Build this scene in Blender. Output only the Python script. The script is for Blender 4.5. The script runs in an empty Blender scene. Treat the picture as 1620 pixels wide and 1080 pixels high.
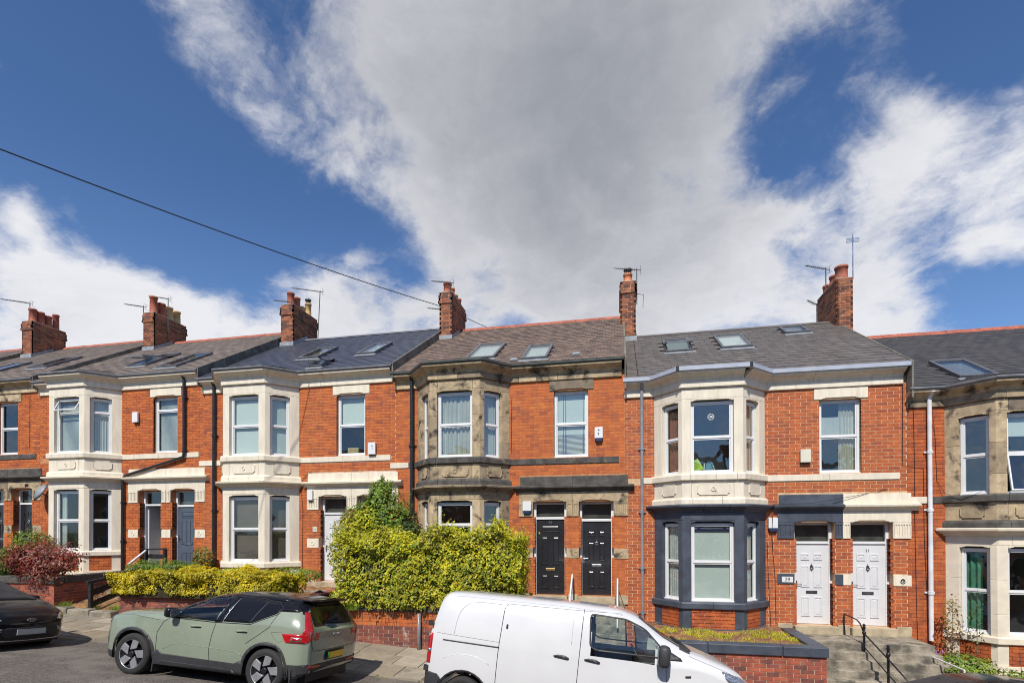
import bpy, bmesh, math, random
import numpy as np
from mathutils import Vector, Matrix, noise
from mathutils.bvhtree import BVHTree
random.seed(7)
rs = np.random.RandomState(11)
PI = math.pi
SC = bpy.context.scene
COL = SC.collection
rad = math.radians

# ------------------------------------------------------------------ camera
CAM = Vector((4.055, -14.36, 1.841))
TH, PT, RO = 0.20588, 0.0081, -0.00193
FPX = 816.66
fw = Vector((-math.sin(TH)*math.cos(PT), math.cos(TH)*math.cos(PT), math.sin(PT)))
rt = Vector((math.cos(TH), math.sin(TH), 0)); up = rt.cross(fw)
R_ = rt*math.cos(RO)+up*math.sin(RO); U_ = -rt*math.sin(RO)+up*math.cos(RO)
cd = bpy.data.cameras.new('camera'); cam = bpy.data.objects.new('camera', cd); COL.objects.link(cam)
cam.matrix_world = Matrix(((R_.x, U_.x, -fw.x, CAM.x), (R_.y, U_.y, -fw.y, CAM.y), (R_.z, U_.z, -fw.z, CAM.z), (0, 0, 0, 1)))
cd.sensor_width = 36; cd.sensor_fit = 'HORIZONTAL'; cd.lens = FPX/1620*36; cd.shift_y = 0.17903
cd.clip_start = 0.1; cd.clip_end = 3000
SC.camera = cam
SC.render.resolution_x = 1024; SC.render.resolution_y = 682

def pray(px, py):
    return fw + R_*((px-810)/FPX) - U_*((py-540-0.17903*1620)/FPX)
def on_y(px, py, Y):
    d = pray(px, py); return CAM + d*((Y-CAM.y)/d.y)

# ------------------------------------------------------------------ light
SUN_EL, SUN_AZ = rad(49), rad(4)          # azimuth: small turn to the left of straight behind the camera
sd = bpy.data.lights.new('sun', 'SUN'); sun = bpy.data.objects.new('sun', sd); COL.objects.link(sun)
sd.energy = 3.9; sd.angle = rad(0.53); sd.color = (1.0, 0.95, 0.87)
to_sun = Vector((-math.sin(SUN_AZ)*math.cos(SUN_EL), -math.cos(SUN_AZ)*math.cos(SUN_EL), math.sin(SUN_EL)))
sun.rotation_euler = to_sun.to_track_quat('Z', 'Y').to_euler(); sun.location = (0, -20, 25)

W = bpy.data.worlds.new('World'); SC.world = W; W.use_nodes = True
nt = W.node_tree; nt.nodes.clear()
class NT:
    def __init__(s, nt): s.nt = nt
    def n(s, t, **k):
        o = s.nt.nodes.new(t)
        for a, b in k.items(): setattr(o, a, b)
        return o
    def l(s, a, b): s.nt.links.new(a, b)
    def math(s, op, a, b=None, clamp=False, c=None):
        o = s.n('ShaderNodeMath', operation=op, use_clamp=clamp)
        for i, v in enumerate((a, b, c)):
            if v is None: continue
            if isinstance(v, (int, float)): o.inputs[i].default_value = v
            else: s.l(v, o.inputs[i])
        return o.outputs[0]
    def mix(s, f, a, b):
        o = s.n('ShaderNodeMix', data_type='RGBA')
        for i, v in ((0, f), (6, a), (7, b)):
            if isinstance(v, (int, float)): o.inputs[i].default_value = v
            elif isinstance(v, (tuple, list)): o.inputs[i].default_value = (*v[:3], 1)
            else: s.l(v, o.inputs[i])
        return o.outputs[2]
    def smooth(s, v, a, b, o0=0.0, o1=1.0):
        o = s.n('ShaderNodeMapRange', interpolation_type='SMOOTHSTEP')
        s.l(v, o.inputs[0])
        for i, x in ((1, a), (2, b), (3, o0), (4, o1)): o.inputs[i].default_value = x
        return o.outputs[0]
    def noise(s, vec, scale, detail=4, rough=.5, dist=0.0):
        o = s.n('ShaderNodeTexNoise'); o.inputs['Scale'].default_value = scale; o.inputs['Detail'].default_value = detail
        o.inputs['Roughness'].default_value = rough; o.inputs['Distortion'].default_value = dist
        if vec is not None: s.l(vec, o.inputs['Vector'])
        return o.outputs['Fac']
N = NT(nt)
sky = N.n('ShaderNodeTexSky', sky_type='NISHITA', sun_disc=False, sun_elevation=SUN_EL, sun_rotation=PI+SUN_AZ,
          altitude=50, air_density=1.0, dust_density=0.3, ozone_density=3.0)
tc = N.n('ShaderNodeTexCoord'); D = tc.outputs['Generated']
sx = N.n('ShaderNodeSeparateXYZ'); N.l(D, sx.inputs[0])
# clouds live on a flat deck above the street: direction -> deck position
den = N.math('ADD', N.math('MAXIMUM', sx.outputs[2], 0.0), 0.22)
cv = N.n('ShaderNodeCombineXYZ'); N.l(N.math('DIVIDE', sx.outputs[0], den), cv.inputs[0]); N.l(N.math('DIVIDE', sx.outputs[1], den), cv.inputs[1])
CV = cv.outputs[0]
def warped(vec, scale, amt, det=6):
    w_ = N.n('ShaderNodeTexNoise'); w_.inputs['Scale'].default_value = scale; w_.inputs['Detail'].default_value = det; w_.inputs['Roughness'].default_value = .6; N.l(vec, w_.inputs['Vector'])
    a_ = N.n('ShaderNodeVectorMath', operation='SUBTRACT'); N.l(w_.outputs['Color'], a_.inputs[0]); a_.inputs[1].default_value = (.5, .5, .5)
    b_ = N.n('ShaderNodeVectorMath', operation='SCALE'); N.l(a_.outputs[0], b_.inputs[0]); b_.inputs['Scale'].default_value = amt
    c_ = N.n('ShaderNodeVectorMath', operation='ADD'); N.l(vec, c_.inputs[0]); N.l(b_.outputs[0], c_.inputs[1]); return c_.outputs[0]
WD = warped(D, 3.2, .16, 5)
WC = warped(CV, 1.7, .55, 7)
f1 = N.noise(WC, 2.1, 12, .58, .1)          # billows
f2 = N.noise(WC, 7.0, 10, .62, .2)          # rags
f4 = N.noise(D, 9.0, 9, .62, .6)
base = N.math('ADD', N.math('ADD', N.math('MULTIPLY', N.math('SUBTRACT', f1, .5), 2.6), N.math('MULTIPLY', N.math('SUBTRACT', f2, .5), 1.3)), N.math('MULTIPLY', N.math('SUBTRACT', f4, .5), 1.2))
# banks of cloud and gaps between them, each a soft patch of the sky: (px, py, radius in px, weight)
BL = [(840, 110, 300, .82), (1000, 240, 250, .62), (720, 330, 150, .45), (900, 360, 200, .55), (620, 60, 120, .45), (1200, 60, 190, .5), (760, 230, 170, .3),
      (340, 40, 150, .25), (440, 150, 130, .27), (510, 240, 100, .2), (480, 370, 110, -.5), (560, 330, 70, -.35), (420, 320, 90, -.3), (250, 300, 120, -.35), (0, 110, 60, .6), (50, 465, 130, .78), (250, 475, 130, .78), (420, 480, 145, .78), (570, 490, 130, .78), (730, 500, 80, .45),
      (190, 500, 150, .5), (10, 330, 45, .5), (920, 480, 120, .7), (1050, 470, 120, .65), (1180, 450, 130, .75), (1350, 480, 110, .8), (1450, 500, 70, .5),
      (1330, 300, 100, .42), (1420, 240, 90, .42), (1450, 130, 70, .40), (1560, 310, 120, .60), (1600, 400, 70, .3), (1170, 370, 110, .45), (1600, 150, 70, .40), (1540, 400, 60, .2),
      (170, 250, 230, -.9), (330, 370, 120, -.7), (120, 130, 130, -.5), (590, 395, 70, -.5), (650, 400, 80, -.6), (560, 130, 35, -.30), (640, 250, 40, -.3), (780, 430, 50, -.4),
      (1290, 165, 100, -.50), (1220, 250, 70, -.35), (1590, 40, 120, -.7), (1480, 50, 70, -.5), (1550, 220, 50, -.3), (1550, 450, 80, -.8), (1480, 400, 60, -.4), (1610, 500, 60, -.5), (1130, 430, 30, -.3), (1240, 385, 40, -.35)]
tot = None
for (px, py, r, w_) in BL:
    d = pray(px, py).normalized()
    r2 = (pray(px+r, py).normalized() - d).length
    dp = N.n('ShaderNodeVectorMath', operation='DISTANCE'); N.l(WD, dp.inputs[0]); dp.inputs[1].default_value = d
    g = N.smooth(dp.outputs['Value'], r2*.1, r2*1.45, w_, 0.0)
    tot = g if tot is None else N.math('ADD', tot, g)
dens = N.math('ADD', N.math('MULTIPLY', base, .98), N.math('MULTIPLY', tot, .95))
mask = N.math('POWER', N.smooth(dens, -.22, .80), 1.25)
thick = N.smooth(dens, .45, 1.9)
f3 = N.noise(WC, 1.5, 8, .55, .1)
f5 = N.noise(WC, 4.5, 8, .6, .3)
ctr = pray(900, 120).normalized()
dd = N.n('ShaderNodeVectorMath', operation='DISTANCE'); N.l(WD, dd.inputs[0]); dd.inputs[1].default_value = ctr
gb = N.smooth(dd.outputs['Value'], .0, .70, 1.0, 0.0)          # the shaded base of the big cloud overhead
shade = N.math('ADD', N.math('ADD', N.math('MULTIPLY', thick, .22), N.math('MULTIPLY', N.math('SUBTRACT', f3, .44), 1.15)), N.math('ADD', N.math('MULTIPLY', N.math('SUBTRACT', f5, .5), .7), N.math('MULTIPLY', gb, 1.15)))
ccol = N.mix(N.smooth(shade, -.1, 1.75), (.69, .69, .715), (.245, .257, .29))
skc = N.n('ShaderNodeVectorMath', operation='MULTIPLY'); N.l(sky.outputs[0], skc.inputs[0]); skc.inputs[1].default_value = (.060, .077, .098)
low = N.smooth(sx.outputs[2], 0.0, .55, 1.0, 0.0)
skb = N.mix(N.math('MULTIPLY', low, .30), skc.outputs[0], (.30, .48, .78))
fin = N.mix(N.math('MULTIPLY', mask, .97), skb, ccol)
bg = N.n('ShaderNodeBackground'); bg.inputs['Strength'].default_value = 1.0; N.l(fin, bg.inputs['Color'])
wo = N.n('ShaderNodeOutputWorld'); N.l(bg.outputs[0], wo.inputs[0])

SC.view_settings.view_transform = 'Standard'; SC.view_settings.look = 'None'; SC.view_settings.exposure = 0.34; SC.view_settings.gamma = 1
SC.view_settings.use_curve_mapping = False
SC.render.engine = 'CYCLES'; W.cycles.sampling_method = 'MANUAL'; W.cycles.sample_map_resolution = 512
SC.cycles.pixel_filter_type = 'BLACKMAN_HARRIS'; SC.cycles.filter_width = 1.05; SC.cycles.max_bounces = 8; SC.cycles.transparent_max_bounces = 16; SC.cycles.diffuse_bounces = 3
SC.cycles.caustics_reflective = False; SC.cycles.caustics_refractive = False

# ------------------------------------------------------------------ materials
MATS = {}
def srgb(r, g, b):
    f = lambda c: (c/255/12.92) if c/255 <= .04045 else ((c/255+.055)/1.055)**2.4
    return (f(r), f(g), f(b))
def mat(name, col, rough=.7, var=.12, vs=6, bump=0, bs=60, metal=0, coat=0, col2=None, c2=(.5, .65), c2s=1.2, spec=.5,
        rnd=None, stretch=None, fine=0, sub=None):
    """col: base; col2: second colour in patches; rnd: colours picked piece by piece"""
    m = bpy.data.materials.new(name); m.use_nodes = True; MATS[name] = m
    n = NT(m.node_tree); m.node_tree.nodes.clear()
    geo = n.n('ShaderNodeNewGeometry'); P = geo.outputs['Position']
    if stretch:
        mp = n.n('ShaderNodeMapping'); mp.inputs['Scale'].default_value = stretch; n.l(P, mp.inputs['Vector']); PS = mp.outputs[0]
    else: PS = P
    c = None
    if rnd:
        at = n.n('ShaderNodeAttribute', attribute_name='rnd'); oi = n.n('ShaderNodeObjectInfo')
        r = n.math('FRACT', n.math('ADD', at.outputs['Fac'], oi.outputs['Random']))
        ra = n.n('ShaderNodeValToRGB'); ra.color_ramp.interpolation = 'LINEAR'
        while len(ra.color_ramp.elements) < len(rnd): ra.color_ramp.elements.new(.5)
        for i, cc in enumerate(rnd):
            ra.color_ramp.elements[i].position = i/(len(rnd)-1); ra.color_ramp.elements[i].color = (*cc, 1)
        n.l(r, ra.inputs[0]); c = ra.outputs[0]
    nz = n.noise(PS, vs, 5, .6)
    if c is None:
        dk = tuple(x*(1-var*1.6) for x in col); lt = tuple(min(1, x*(1+var)) for x in col)
        c = n.mix(n.smooth(nz, .3, .7), dk, lt)
    elif var:
        v = n.smooth(nz, .3, .7, 1-var*1.4, 1+var)
        vm = n.n('ShaderNodeVectorMath', operation='SCALE'); n.l(c, vm.inputs[0]); n.l(v, vm.inputs['Scale']); c = vm.outputs[0]
    if col2:
        n2 = n.noise(PS, c2s, 6, .62, .3)
        c = n.mix(n.smooth(n2, c2[0], c2[1]), c, col2)
    if fine:
        n3 = n.noise(P, 70, 3, .7); v = n.smooth(n3, .25, .75, 1-fine, 1+fine)
        vm = n.n('ShaderNodeVectorMath', operation='SCALE'); n.l(c, vm.inputs[0]); n.l(v, vm.inputs['Scale']); c = vm.outputs[0]
    b = n.n('ShaderNodeBsdfPrincipled'); n.l(c, b.inputs['Base Color'])
    b.inputs['Metallic'].default_value = metal; b.inputs['Coat Weight'].default_value = coat; b.inputs['Coat Roughness'].default_value = .04
    b.inputs['Specular IOR Level'].default_value = spec
    rr = n.smooth(nz, .2, .8, max(.02, rough-.08), min(1, rough+.08)); n.l(rr, b.inputs['Roughness'])
    if bump:
        bp = n.n('ShaderNodeBump'); bp.inputs['Strength'].default_value = 1.0; bp.inputs['Distance'].default_value = bump
        n.l(n.noise(P, bs, 5, .6), bp.inputs['Height']); n.l(bp.outputs[0], b.inputs['Normal'])
    o = n.n('ShaderNodeOutputMaterial')
    if sub:
        tr = n.n('ShaderNodeBsdfTranslucent'); n.l(c, tr.inputs['Color']); ms = n.n('ShaderNodeMixShader'); ms.inputs[0].default_value = sub
        n.l(b.outputs[0], ms.inputs[1]); n.l(tr.outputs[0], ms.inputs[2]); n.l(ms.outputs[0], o.inputs[0])
    else: n.l(b.outputs[0], o.inputs[0])
    return m
def glass(name, tint, boost=1.6, minr=.05, wav=.0):
    m = bpy.data.materials.new(name); m.use_nodes = True; MATS[name] = m
    n = NT(m.node_tree); m.node_tree.nodes.clear()
    lw = n.n('ShaderNodeLayerWeight'); lw.inputs[0].default_value = .5
    f = n.math('ADD', n.math('MULTIPLY', n.math('POWER', lw.outputs['Facing'], 4.0), .9), .04*boost+minr, clamp=True)
    t = n.n('ShaderNodeBsdfTransparent'); t.inputs[0].default_value = (*tint, 1)
    g = n.n('ShaderNodeBsdfGlossy'); g.inputs['Roughness'].default_value = .015; g.inputs['Color'].default_value = (.95, .97, 1, 1)
    if wav:
        geo = n.n('ShaderNodeNewGeometry'); bp = n.n('ShaderNodeBump'); bp.inputs['Distance'].default_value = wav; bp.inputs['Strength'].default_value = 1
        n.l(n.noise(geo.outputs['Position'], 1.6, 2, .5), bp.inputs['Height']); n.l(bp.outputs[0], g.inputs['Normal'])
    ms = n.n('ShaderNodeMixShader'); n.l(f, ms.inputs[0]); n.l(t.outputs[0], ms.inputs[1]); n.l(g.outputs[0], ms.inputs[2])
    o = n.n('ShaderNodeOutputMaterial'); n.l(ms.outputs[0], o.inputs[0]); return m

BR_D = [(.47, .118, .028), (.51, .138, .032), (.44, .105, .027), (.54, .158, .037), (.39, .090, .028), (.48, .126, .030), (.31, .080, .036)]
BR_E = [(.43, .100, .026), (.46, .114, .029), (.40, .090, .025), (.48, .124, .032), (.37, .082, .026), (.31, .074, .032), (.44, .104, .028)]
BR_W = [(.34, .085, .05), (.28, .07, .045), (.40, .10, .05), (.22, .065, .05), (.15, .055, .045), (.36, .09, .045), (.31, .08, .05)]
BR_C = [(.37, .13, .06), (.29, .10, .05), (.43, .17, .08), (.22, .08, .05), (.12, .06, .045), (.38, .135, .06)]
mat('brick_orange', None, .8, .14, 5, .003, 90, rnd=BR_D, fine=.16, col2=(.26, .075, .04), c2=(.58, .82), c2s=1.1)
mat('brick_red', None, .8, .16, 5, .003, 90, rnd=BR_E, fine=.18, col2=(.28, .075, .045), c2=(.60, .84), c2s=1.3)
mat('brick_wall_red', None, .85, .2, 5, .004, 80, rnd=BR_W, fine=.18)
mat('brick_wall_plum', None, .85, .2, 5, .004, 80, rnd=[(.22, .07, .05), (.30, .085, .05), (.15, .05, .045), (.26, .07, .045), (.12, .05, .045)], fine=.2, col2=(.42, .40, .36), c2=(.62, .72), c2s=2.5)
mat('brick_chimney', None, .9, .22, 6, .005, 70, rnd=BR_C, fine=.2, col2=(.08, .055, .045), c2=(.60, .78), c2s=1.6)
mat('mortar_cream', (.60, .40, .24), .95, .15, 9, .003, 120, fine=.15)
mat('mortar_orange', (.50, .22, .10), .95, .15, 9, .003, 120, fine=.15)
mat('mortar_white', (.58, .40, .28), .95, .15, 9, .003, 120, fine=.15)
mat('mortar_grime', (.46, .36, .26), .95, .2, 9, .003, 120, fine=.2)
mat('stone_cream', (.74, .665, .53), .62, .06, 3, .0015, 90, col2=(.50, .41, .28), c2=(.56, .84), c2s=1.0, fine=.05, stretch=(2.6, 2.6, .55))
mat('stone_cream_stained', (.73, .65, .51), .62, .06, 3, .0012, 90, col2=(.20, .13, .08), c2=(.62, .74), c2s=2.1, fine=.03)
mat('stone_tan', None, .9, .16, 5, .004, 70, rnd=[(.50, .385, .235), (.41, .315, .195), (.53, .41, .255), (.31, .24, .155), (.46, .355, .215), (.19, .15, .11)], col2=(.050, .040, .032), c2=(.50, .68), c2s=3.0, fine=.18)
mat('stone_soot', (.085, .078, .07), .85, .3, 4, .004, 70, col2=(.30, .22, .13), c2=(.62, .74), c2s=1.5, fine=.15)
mat('paint_slate_blue', (.060, .072, .096), .5, .15, 3, .0015, 80, col2=(.085, .10, .13), c2=(.5, .8), c2s=1.5, fine=.05)
mat('concrete_step', (.29, .25, .19), .92, .25, 4, .006, 60, col2=(.10, .09, .07), c2=(.46, .66), c2s=2.8, fine=.22)
mat('stone_sill', (.44, .36, .24), .9, .15, 4, .003, 70, col2=(.24, .19, .12), c2=(.5, .75), c2s=2.4, fine=.1)
mat('slate_grey', None, .55, .1, 3, .003, 40, rnd=[(.118, .104, .094), (.140, .122, .108), (.104, .094, .088), (.128, .108, .094), (.12, .107, .099)], fine=.08)
mat('slate_blue', None, .42, .08, 3, .002, 40, rnd=[(.055, .060, .082), (.064, .069, .092), (.049, .054, .075), (.059, .064, .086)], fine=.06)
mat('slate_brown', None, .8, .14, 3, .004, 40, rnd=[(.165, .112, .085), (.205, .145, .11), (.13, .09, .07), (.18, .125, .10), (.10, .075, .064)], col2=(.27, .26, .23), c2=(.68, .78), c2s=1.1, fine=.14)
mat('slate_dark', None, .6, .1, 3, .003, 40, rnd=[(.056, .052, .051), (.066, .061, .059), (.048, .045, .045)], fine=.08)
mat('slate_old', None, .8, .14, 3, .004, 40, rnd=[(.165, .130, .108), (.20, .158, .13), (.135, .108, .092), (.18, .135, .108)], col2=(.10, .085, .07), c2=(.55, .75), c2s=1.0, fine=.12)
mat('terracotta', (.38, .105, .06), .75, .2, 5, .002, 60, col2=(.20, .07, .05), c2=(.55, .75), c2s=3)
mat('terracotta_orange', (.62, .22, .09), .75, .2, 5, .002, 60)
mat('buff_clay', (.55, .36, .16), .75, .2, 5, .002, 60)
mat('render_grey', (.19, .175, .145), .95, .2, 4, .006, 50, col2=(.10, .085, .07), c2=(.45, .65), c2s=2.2, fine=.15)
mat('lead', (.30, .32, .34), .5, .15, 6, .003, 30)
mat('upvc_white', (.72, .72, .715), .3, .02, 3)
mat('paint_white', (.70, .70, .69), .4, .03, 3)
mat('gutter_black', (.018, .018, .02), .35, .1, 3)
mat('gutter_grey', (.40, .43, .50), .38, .06, 3)
mat('gutter_zinc', (.22, .225, .24), .4, .15, 3)
mat('skylight_frame', (.13, .13, .14), .4, .15, 3)
mat('gutter_green', (.09, .105, .095), .45, .15, 3)
mat('pipe_grey', (.24, .25, .27), .4, .12, 3)
mat('pipe_white', (.72, .72, .74), .35, .08, 3)
mat('door_black', (.022, .022, .026), .28, .05, 3, coat=.3)
mat('door_blue', (.085, .105, .14), .35, .05, 3)
mat('door_white', (.66, .66, .665), .28, .02, 3)
mat('interior', (.42, .40, .36), .9, .05, 2)
mat('interior_dark', (.30, .28, .26), .9, .1, 2)
mat('blind_pale', (.70, .73, .68), .8, .02, 2)
mat('net_white', (.86, .86, .82), .85, .05, 2, sub=.3)
mat('net_cream', (.74, .70, .58), .85, .08, 2, sub=.3)
mat('curtain_blue', (.10, .15, .30), .85, .1, 3)
mat('curtain_green', (.12, .34, .22), .85, .15, 3)
mat('curtain_red', (.32, .10, .07), .85, .15, 3)
mat('blind_brown', (.16, .12, .095), .8, .1, 3)
mat('car_green', (.235, .275, .205), .30, .06, 1.2, coat=1)
mat('car_black', (.008, .008, .011), .2, .02, 2, coat=.15, spec=.25)
mat('car_white', (.62, .62, .625), .35, .015, 2, coat=.8)
mat('car_trim', (.035, .035, .037), .55, .06, 9)
mat('tyre', (.022, .021, .02), .8, .15, 9, .002, 60)
mat('rim_black', (.012, .012, .014), .3, .05, 9)
mat('rim_silver', (.50, .50, .52), .32, .05, 9, metal=.7)
mat('lamp_red', (.42, .008, .010), .15, .05, 9, coat=1)
mat('lamp_red_light', (.65, .08, .06), .15, .05, 9, coat=1)
mat('lamp_chrome', (.55, .56, .58), .15, .25, 30, metal=.8)
mat('plate_yellow', (.90, .52, .02), .4, .02, 9)
mat('plate_grey', (.42, .44, .43), .45, .02, 9)
mat('plate_green', (.05, .45, .08), .4, .02, 9)
mat('seat_dark', (.03, .03, .034), .85, .1, 9)
mat('brick_plain', (.27, .11, .065), .9, .2, 2)
mat('slate_plain', (.09, .085, .085), .8, .2, 2)
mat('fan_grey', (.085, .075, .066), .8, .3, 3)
mat('card', (.50, .36, .17), .8, .05, 3)
mat('iron_black', (.015, .015, .017), .4, .2, 9)
mat('timber_black', (.018, .018, .02), .5, .25, 9, .001, 60)
mat('steel', (.55, .56, .58), .3, .1, 6, metal=1)
mat('brass', (.55, .40, .18), .35, .1, 6, metal=.8)
mat('plastic_dark', (.025, .025, .028), .5, .1, 4)
mat('plastic_blue', (.02, .035, .11), .4, .1, 4)
mat('plastic_cream', (.66, .62, .50), .5, .04, 4)
mat('cable', (.012, .012, .012), .6, .1, 4)
mat('ink', (.02, .02, .022), .6, 0, 4)
mat('aerial_metal', (.12, .12, .125), .5, .2, 8, metal=.6)
mat('asphalt', (.125, .108, .092), .93, .22, 16, .012, 60, col2=(.175, .15, .125), c2=(.47, .66), c2s=1.1, fine=.55)
mat('paving', None, .92, .12, 3, .004, 70, rnd=[(.24, .195, .135), (.31, .26, .185), (.19, .155, .11), (.37, .32, .24), (.27, .22, .155), (.15, .12, .085), (.47, .42, .33)], col2=(.12, .10, .075), c2=(.58, .76), c2s=1.3, fine=.14)
mat('kerb_stone', None, .92, .12, 3, .006, 60, rnd=[(.22, .18, .13), (.27, .225, .165), (.19, .155, .115)], fine=.2)
mat('soil', (.24, .115, .05), .98, .3, 7, .02, 30, col2=(.33, .19, .09), c2=(.5, .65), c2s=6, fine=.3)
mat('ground_base', (.12, .10, .07), .98, .2, 3)
LEAF = dict(rough=.5, var=.25, vs=1.6)
mat('leaf_yellow', None, rnd=[(.54, .50, .018), (.68, .60, .022), (.40, .42, .018), (.22, .28, .014), (.74, .64, .03), (.12, .17, .012)], sub=.35, **LEAF)
mat('leaf_yellow_bright', None, rnd=[(.70, .54, .008), (.60, .49, .01), (.76, .59, .012), (.38, .36, .012), (.64, .51, .01), (.16, .20, .012)], sub=.35, **LEAF)
mat('leaf_green', None, rnd=[(.14, .25, .025), (.22, .34, .035), (.08, .15, .018), (.32, .42, .04), (.11, .19, .022)], sub=.3, **LEAF)
mat('leaf_dark', None, rnd=[(.05, .09, .02), (.08, .13, .022), (.035, .06, .015), (.11, .17, .03)], sub=.2, **LEAF)
mat('leaf_red', None, rnd=[(.30, .035, .03), (.22, .025, .025), (.38, .07, .05), (.12, .03, .02), (.16, .08, .03), (.45, .16, .12)], sub=.2, **LEAF)
mat('leaf_rust', None, rnd=[(.30, .14, .03), (.24, .09, .03), (.20, .20, .04), (.35, .2, .05)], sub=.2, **LEAF)
mat('petal_violet', (.22, .16, .42), .6, .2, 9)
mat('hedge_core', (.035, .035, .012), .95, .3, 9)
mat('twig', (.12, .08, .05), .9, .2, 9)
glass('glass_window', (.90, .94, .93), 1.0, .02, .003)
glass('glass_wavy', (.90, .94, .93), 1.3, .04, .010)
glass('glass_car', (.84, .92, .89), 1.2, .02)
glass('glass_car_dark', (.10, .11, .12), 1.5, .04)
glass('glass_lamp', (.85, .88, .9), 1.2, .03)

# ------------------------------------------------------------------ mesh helpers
class MB:
    def __init__(s): s.v = []; s.f = []; s.m = []; s.r = []; s.cm = 0; s.cr = 0.0
    def face(s, idx): s.f.append(tuple(idx)); s.m.append(s.cm); s.r.append(s.cr)
    def quad(s, *p):
        b = len(s.v); s.v += [tuple(q) for q in p]; s.face(range(b, b+len(p)))
    def box(s, x0, x1, y0, y1, z0, z1, back=True):
        b = len(s.v)
        s.v += [(x0, y0, z0), (x1, y0, z0), (x1, y1, z0), (x0, y1, z0), (x0, y0, z1), (x1, y0, z1), (x1, y1, z1), (x0, y1, z1)]
        for q in ((0, 1, 5, 4), (1, 2, 6, 5), (3, 0, 4, 7), (4, 5, 6, 7), (0, 3, 2, 1)) + (((2, 3, 7, 6),) if back else ()):
            s.face([b+i for i in q])
    def xz(s, poly, y0, y1):            # polygon (x,z) counter-clockwise seen from -y, extruded y0..y1
        n = len(poly); b = len(s.v)
        s.v += [(p[0], y0, p[1]) for p in poly] + [(p[0], y1, p[1]) for p in poly]
        s.face([b+i for i in range(n)]); s.face([b+n+i for i in reversed(range(n))])
        for i in range(n):
            j = (i+1) % n; s.face((b+j, b+i, b+n+i, b+n+j))
    def xy(s, poly, z0, z1):
        n = len(poly); b = len(s.v)
        s.v += [(p[0], p[1], z0) for p in poly] + [(p[0], p[1], z1) for p in poly]
        s.face([b+i for i in reversed(range(n))]); s.face([b+n+i for i in range(n)])
        for i in range(n):
            j = (i+1) % n; s.face((b+i, b+j, b+n+j, b+n+i))
    def tube(s, pts, r, n=8, caps=True):
        pts = [Vector(p) for p in pts]; b = len(s.v); k = len(pts)
        a = None
        for i, p in enumerate(pts):
            t = (pts[min(i+1, k-1)]-pts[max(i-1, 0)])
            t = t.normalized() if t.length > 1e-7 else Vector((0, 0, 1))
            if a is None: a = t.cross(Vector((0, 0, 1)) if abs(t.z) < .9 else Vector((1, 0, 0))).normalized()
            else:
                a2 = a-t*a.dot(t); a = a2.normalized() if a2.length > 1e-5 else t.orthogonal().normalized()
            c = t.cross(a)
            rr = r[i] if isinstance(r, (list, tuple)) else r
            for j in range(n):
                an = 2*PI*j/n; s.v.append(tuple(p+(a*math.cos(an)+c*math.sin(an))*rr))
        for i in range(k-1):
            for j in range(n):
                q = (j+1) % n; s.face((b+i*n+j, b+i*n+q, b+(i+1)*n+q, b+(i+1)*n+j))
        if caps:
            s.face([b+j for j in reversed(range(n))]); s.face([b+(k-1)*n+j for j in range(n)])
    def lathe(s, prof, c=(0, 0, 0), n=20, axis='z'):   # prof: (radius, height)
        b = len(s.v); k = len(prof)
        for (r, h) in prof:
            for j in range(n):
                a = 2*PI*j/n; u, v = r*math.cos(a), r*math.sin(a)
                p = (u, v, h) if axis == 'z' else ((u, h, v) if axis == 'y' else (h, u, v))
                s.v.append((p[0]+c[0], p[1]+c[1], p[2]+c[2]))
        for i in range(k-1):
            for j in range(n):
                q = (j+1) % n
                f = (b+i*n+j, b+i*n+q, b+(i+1)*n+q, b+(i+1)*n+j)
                s.face(f if axis != 'y' else f[::-1])
    def sweep(s, prof, path):            # prof [(out,z)], path [(x,y)] ; out = to the right hand of travel (towards -y when going +x)
        P = [Vector(p) for p in path]; k = len(P); m = len(prof); b = len(s.v)
        for i in range(k):
            ns = []
            if i > 0: t = (P[i]-P[i-1]).normalized(); ns.append(Vector((t.y, -t.x)))
            if i < k-1: t = (P[i+1]-P[i]).normalized(); ns.append(Vector((t.y, -t.x)))
            nn = ns[0] if len(ns) == 1 else (ns[0]+ns[1])/(1+ns[0].dot(ns[1]))
            for (o, z) in prof: s.v.append((P[i].x+nn.x*o, P[i].y+nn.y*o, z))
        for i in range(k-1):
            for j in range(m):
                q = (j+1) % m; s.face((b+i*m+j, b+(i+1)*m+j, b+(i+1)*m+q, b+i*m+q))
        s.face([b+j for j in range(m)]); s.face([b+(k-1)*m+j for j in reversed(range(m))])
    def mesh(s, name, mats=(), smooth=False):
        me = bpy.data.meshes.new(name); me.from_pydata(s.v, [], s.f)
        for m in mats: me.materials.append(MATS[m])
        if len(mats) > 1: me.polygons.foreach_set('material_index', s.m)
        if any(s.r):
            a = me.attributes.new('rnd', 'FLOAT', 'FACE'); a.data.foreach_set('value', s.r)
        if smooth: me.polygons.foreach_set('use_smooth', [len(f) < 5 for f in s.f])
        me.update(); return me
def fix_normals(me):
    bm = bmesh.new(); bm.from_mesh(me); bmesh.ops.recalc_face_normals(bm, faces=bm.faces); bm.to_mesh(me); bm.free()
def link(name, me, parent=None, loc=(0, 0, 0), rz=0, rot=None, **props):
    o = bpy.data.objects.new(name, me); COL.objects.link(o)
    if parent: o.parent = parent
    o.location = loc; o.rotation_euler = rot if rot else (0, 0, rz)
    for k, v in props.items(): o[k] = v
    return o
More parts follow.
